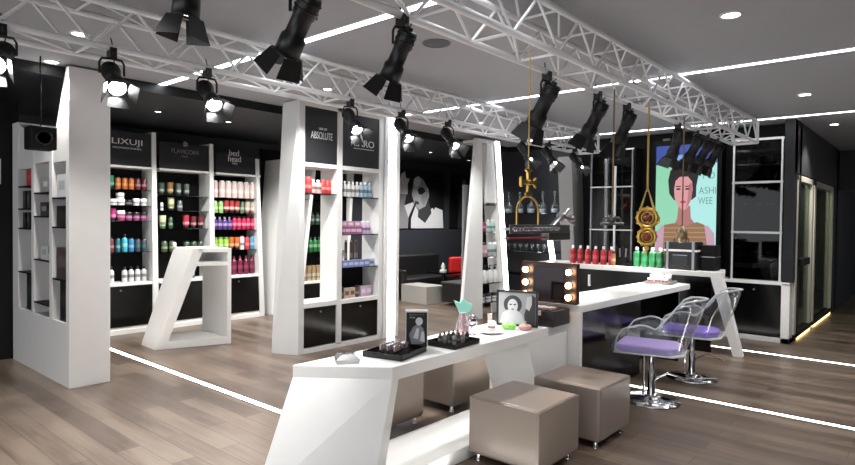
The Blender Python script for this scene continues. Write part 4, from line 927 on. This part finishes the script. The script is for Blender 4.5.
def lipstick(loc, c, label):
    o = MB().lathe([(.009, 0), (.0095, .002), (.0095, .03)], n=10).build('lipstick', CHROME)
    MB().lathe([(.007, .03), (.007, .05), (.004, .058)], n=8).build('lipstick_bullet', pm(c), o)
    MB().lathe([(.0105, .03), (.0105, .064), (.009, .066)], n=10).build('clear_cap', CLEARG, o)
    o.location = loc; tag(o, label, 'lipstick', 'lipsticks standing in the left cosmetics tray')
rn = ['front', 'second', 'third']
for i in range(6):
    for j in range(3):
        a = math.radians(14); lx, ly = -.12+j*.045+i*.0, -.09+i*.036
        lx, ly = -.11+i*.03, -.06+j*.05
        lipstick((2.71+lx*math.cos(a)-ly*math.sin(a), 2.61+lx*math.sin(a)+ly*math.cos(a), Z+.012), LIP[(i*2+j) % 5], 'slim lipstick in the %s row of the left black tray%s' % (rn[j], nth(i, 6)))
desk_tray((3.20, 2.53, Z), math.radians(3), .30, .24, 'black cosmetics tray holding nail polish, right of the photo box')
for i in range(5):
    for j in range(2):
        c = [(30, 30, 32), (200, 200, 205), (90, 60, 60), (170, 160, 160), (50, 50, 55)][(i+j*2) % 5]
        product('bottle', c, .075, .014, (3.10+i*.048, 2.48+j*.085, Z+.012), 'nail polish bottle in the %s row of the right black tray%s' % (['front', 'rear'][j], nth(i, 5)), 'nail polish', 'nail polish bottles in the right tray', name='nail_polish_bottle')
t = thing('picture_box', 'upright white edged box with black and white cover between the two trays', 'box', (2.955, 2.65, Z), math.radians(-46))
t.scale = (1.12, 1.12, 1.05)
MB().box(-.067, .067, 0, .035, 0, .235).build('box_body', WHITE, t, .002)
MB().box(-.062, .062, -.002, 0, .004, .222).build('cover', G0, t); MB().box(-.0685, -.067, .001, .034, .0, .222).build('spine', G0, t)
pl = Plane2((0, -.002, 0), '-y', t)
pl.shape('printed_torso', G2, [(-.03, .02), (-.045, .08), (-.02, .13), (.01, .15), (.04, .12), (.05, .07), (.04, .02)])
pl.shape('printed_head', G1, ell(.015, .165, .022, .026, 16)); pl.shape('printed_arm', G1, [(-.02, .06), (.0, .12), (.015, .12), (.01, .05)])
pl.shape('printed_hand', G1, [(.02, .04), (.03, .1), (.045, .1), (.05, .03)])
text('lettering', 'BEAUTY', G2, (0, -.004, .207), '-y', .012, t, .001, .09, .009)
text('lettering', 'line', G1, (-.025, -.004, .19), '-y', .012, t, .001, .03, .01)
t = thing('perfume_bottle', 'tall pink glass bottle with mint green fan stopper beside the right tray', 'perfume bottle', (3.50, 2.68, Z), -.7)
t.scale = (1.25, 1.25, 1.22)
MB().lathe([(.04, 0), (.046, .01), (.04, .06), (.026, .11), (.02, .135), (.024, .14)], n=18).build('flask', clear('pink_glass', (235, 205, 210), .25, .8, body=.5), t)
MB().extr([(-.02, -.008, .13), (-.055, -.008, .215), (-.02, -.008, .2), (.0, -.008, .225), (.03, -.008, .2), (.058, -.008, .19), (.05, -.008, .15), (.02, -.008, .13)], (0, .016, 0)).build('fan_stopper', mat('mint_glass', (150, 215, 200), .3), t, .003)
t = thing('table_mirror', 'small round silver mirror on a stand right of the mint stoppered bottle', 'mirror', (3.56, 2.64, Z), -.75)
t.scale = (1.2, 1.2, 1.2)
MB().torus((0, 0, .085), .034, .005, 'y', 24, 6).tube([(0, 0, .01), (0, 0, .05)], .004).lathe([(.03, 0), (.03, .006), (.004, .012)]).build('mirror_frame', CHROME, t)
MB().lathe([(.001, -.002), (.032, -.002), (.032, .002), (.001, .002)], (0, 0, .085), 24, 'y').build('mirror_glass', CHROME, t)
t = thing('dish', 'white round plate in the middle of the white desk', 'plate', (3.72, 2.58, Z))
MB().lathe([(.04, 0), (.05, .004), (.1, .014), (.1, .018), (.045, .009), (.001, .008)], n=32).build('plate', WHITE, t)
product('flat', (240, 215, 218), .075, .03, (3.76, 2.60, Z+.01), 'pale pink jar standing on the white plate', 'jar', cap='w', name='cream_jar')
product('tube', (225, 205, 195), .12, .018, (3.85, 2.68, Z), 'slim beige bottle behind the plate by the frame', 'bottle', cap=(190, 150, 110), name='bottle')
product('jar', (90, 85, 85), .06, .02, (3.62, 2.74, Z), 'little dark jar behind the round mirror', 'jar', name='jar')
t = thing('green_bow', 'bright green bow shaped soap in front of the picture frame', 'ornament', (3.94, 2.56, Z), -.75)
GR = mat('lime_green', (150, 225, 110), .45)
MB().ball((-.03, 0, .03), .03, 12, .8).ball((.03, 0, .03), .03, 12, .8).ball((0, 0, .03), .016).build('bow_loops', GR, t)
MB().box(-.045, .045, -.02, .02, 0, .018).build('bow_tails', GR, t, .005)
t = thing('pink_dish', 'small pink lidded dish right of the green bow', 'dish', (4.02, 2.46, Z))
MB().lathe([(.04, 0), (.048, .008), (.05, .03), (.048, .032)], n=20).build('bowl', pm((240, 175, 170)), t)
MB().lathe([(.05, .032), (.035, .042), (.01, .046), (.008, .06), (.012, .066)], n=20).build('lid', pm((244, 190, 185)), t)
t = thing('framed_picture', 'dark framed black and white portrait standing on the desk', 'picture frame', (4.10, 2.59, Z), math.radians(-70))
FRM = mat('frame_dark', (30, 24, 24), .3)
m = MB().box(-.17, .17, 0, .02, 0, .018).box(-.17, .17, 0, .02, .272, .29).box(-.17, -.152, 0, .02, 0, .29).box(.152, .17, 0, .02, 0, .29); m.build('frame', FRM, t, .002)
MB().box(-.155, .155, .006, .014, .015, .275).build('photo_backing', mat('photo_grey', (165, 166, 168), .4), t)
pl = Plane2((0, .0055, 0), '-y', t)
pl.shape('printed_hair', G3, ell(-.035, .175, .075, .075, 24), .0006); pl.shape('printed_dress', G1, [(-.14, .018), (-.12, .1), (-.08, .13), (.0, .13), (.04, .1), (.07, .018)], .0012)
pl.shape('printed_face', G1, ell(-.035, .165, .042, .055, 24), .0018)
pl.shape('printed_eye', G0, ell(-.052, .175, .011, .006, 10), .0024); pl.shape('printed_eye', G0, ell(-.018, .175, .011, .006, 10), .0024); pl.shape('printed_lips', G3, ell(-.035, .137, .012, .005, 10), .0024)
pl.shape('printed_figure', G3, [(.07, .018), (.06, .1), (.09, .2), (.12, .26), (.15, .24), (.15, .018)], .0012); pl.shape('printed_figure', G1, [(.07, .15), (.08, .24), (.12, .25), (.12, .18), (.1, .13)], .0018)
MB().tube([(0, .02, .2), (0, .1, .0)], .005).build('easel_strut', FRM, t)

# make-up case with lit mirror
t = thing('make_up_case', 'open black make-up case with six glowing bulbs around its mirror', 'make-up case', (4.40, 2.55, Z), math.radians(-89))
CASE = mat('case_black', (10, 8, 8), .35); COPP = mat('case_copper_trim', (70, 34, 26), .35, metal=.8)
# local: x = viewer's right, -y = towards viewer
MB().box(-.21, .21, -.16, .13, 0, .13).build('case_body', CASE, t, .008)
MB().box(-.19, .19, -.15, .11, .13, .135).build('case_tray', BLACK, t)
m = MB()
for i in range(5): m.box(-.17+i*.07, -.12+i*.07, -.13, -.02, .135, .15)
m.build('palette', mat('palette_grey', (150, 140, 138), .4), t)
MB().box(-.26, .27, .13, .18, .16, .50).build('lid', CASE, t, .006)
m = MB().box(-.26, .27, .122, .13, .49, .50).box(-.26, .27, .122, .13, .16, .17).box(-.26, -.25, .122, .13, .16, .5).box(.26, .27, .122, .13, .16, .5); m.build('lid_trim', COPP, t)
MB().box(-.14, .15, .124, .13, .16, .46).build('mirror', mat('dark_mirror', (46, 42, 43), .08, metal=1), t)
BULB = glow('bulb_glow', (255, 196, 140), 14)
for x in (-.2, .21):
    for z in (.22, .32, .43):
        MB().lathe([(.018, 0), (.018, -.012)], (x, .13, z), 12, 'y').build('bulb_socket', COPP, t)
        MB().ball((x, .09, z), .026, 14).build('bulb', BULB, t)
MB().box(-.21, .21, -.166, -.16, .055, .065).build('front_trim', COPP, t)
m = MB()
for x in (-.09, .09): MB().box(x-.015, x+.015, -.172, -.16, .09, .13).build('latch', CHROME, t)

MB().tube([(-.06, -.165, .045), (-.06, -.19, .05), (.06, -.19, .05), (.06, -.165, .045)], .007).build('handle', CHROME, t)
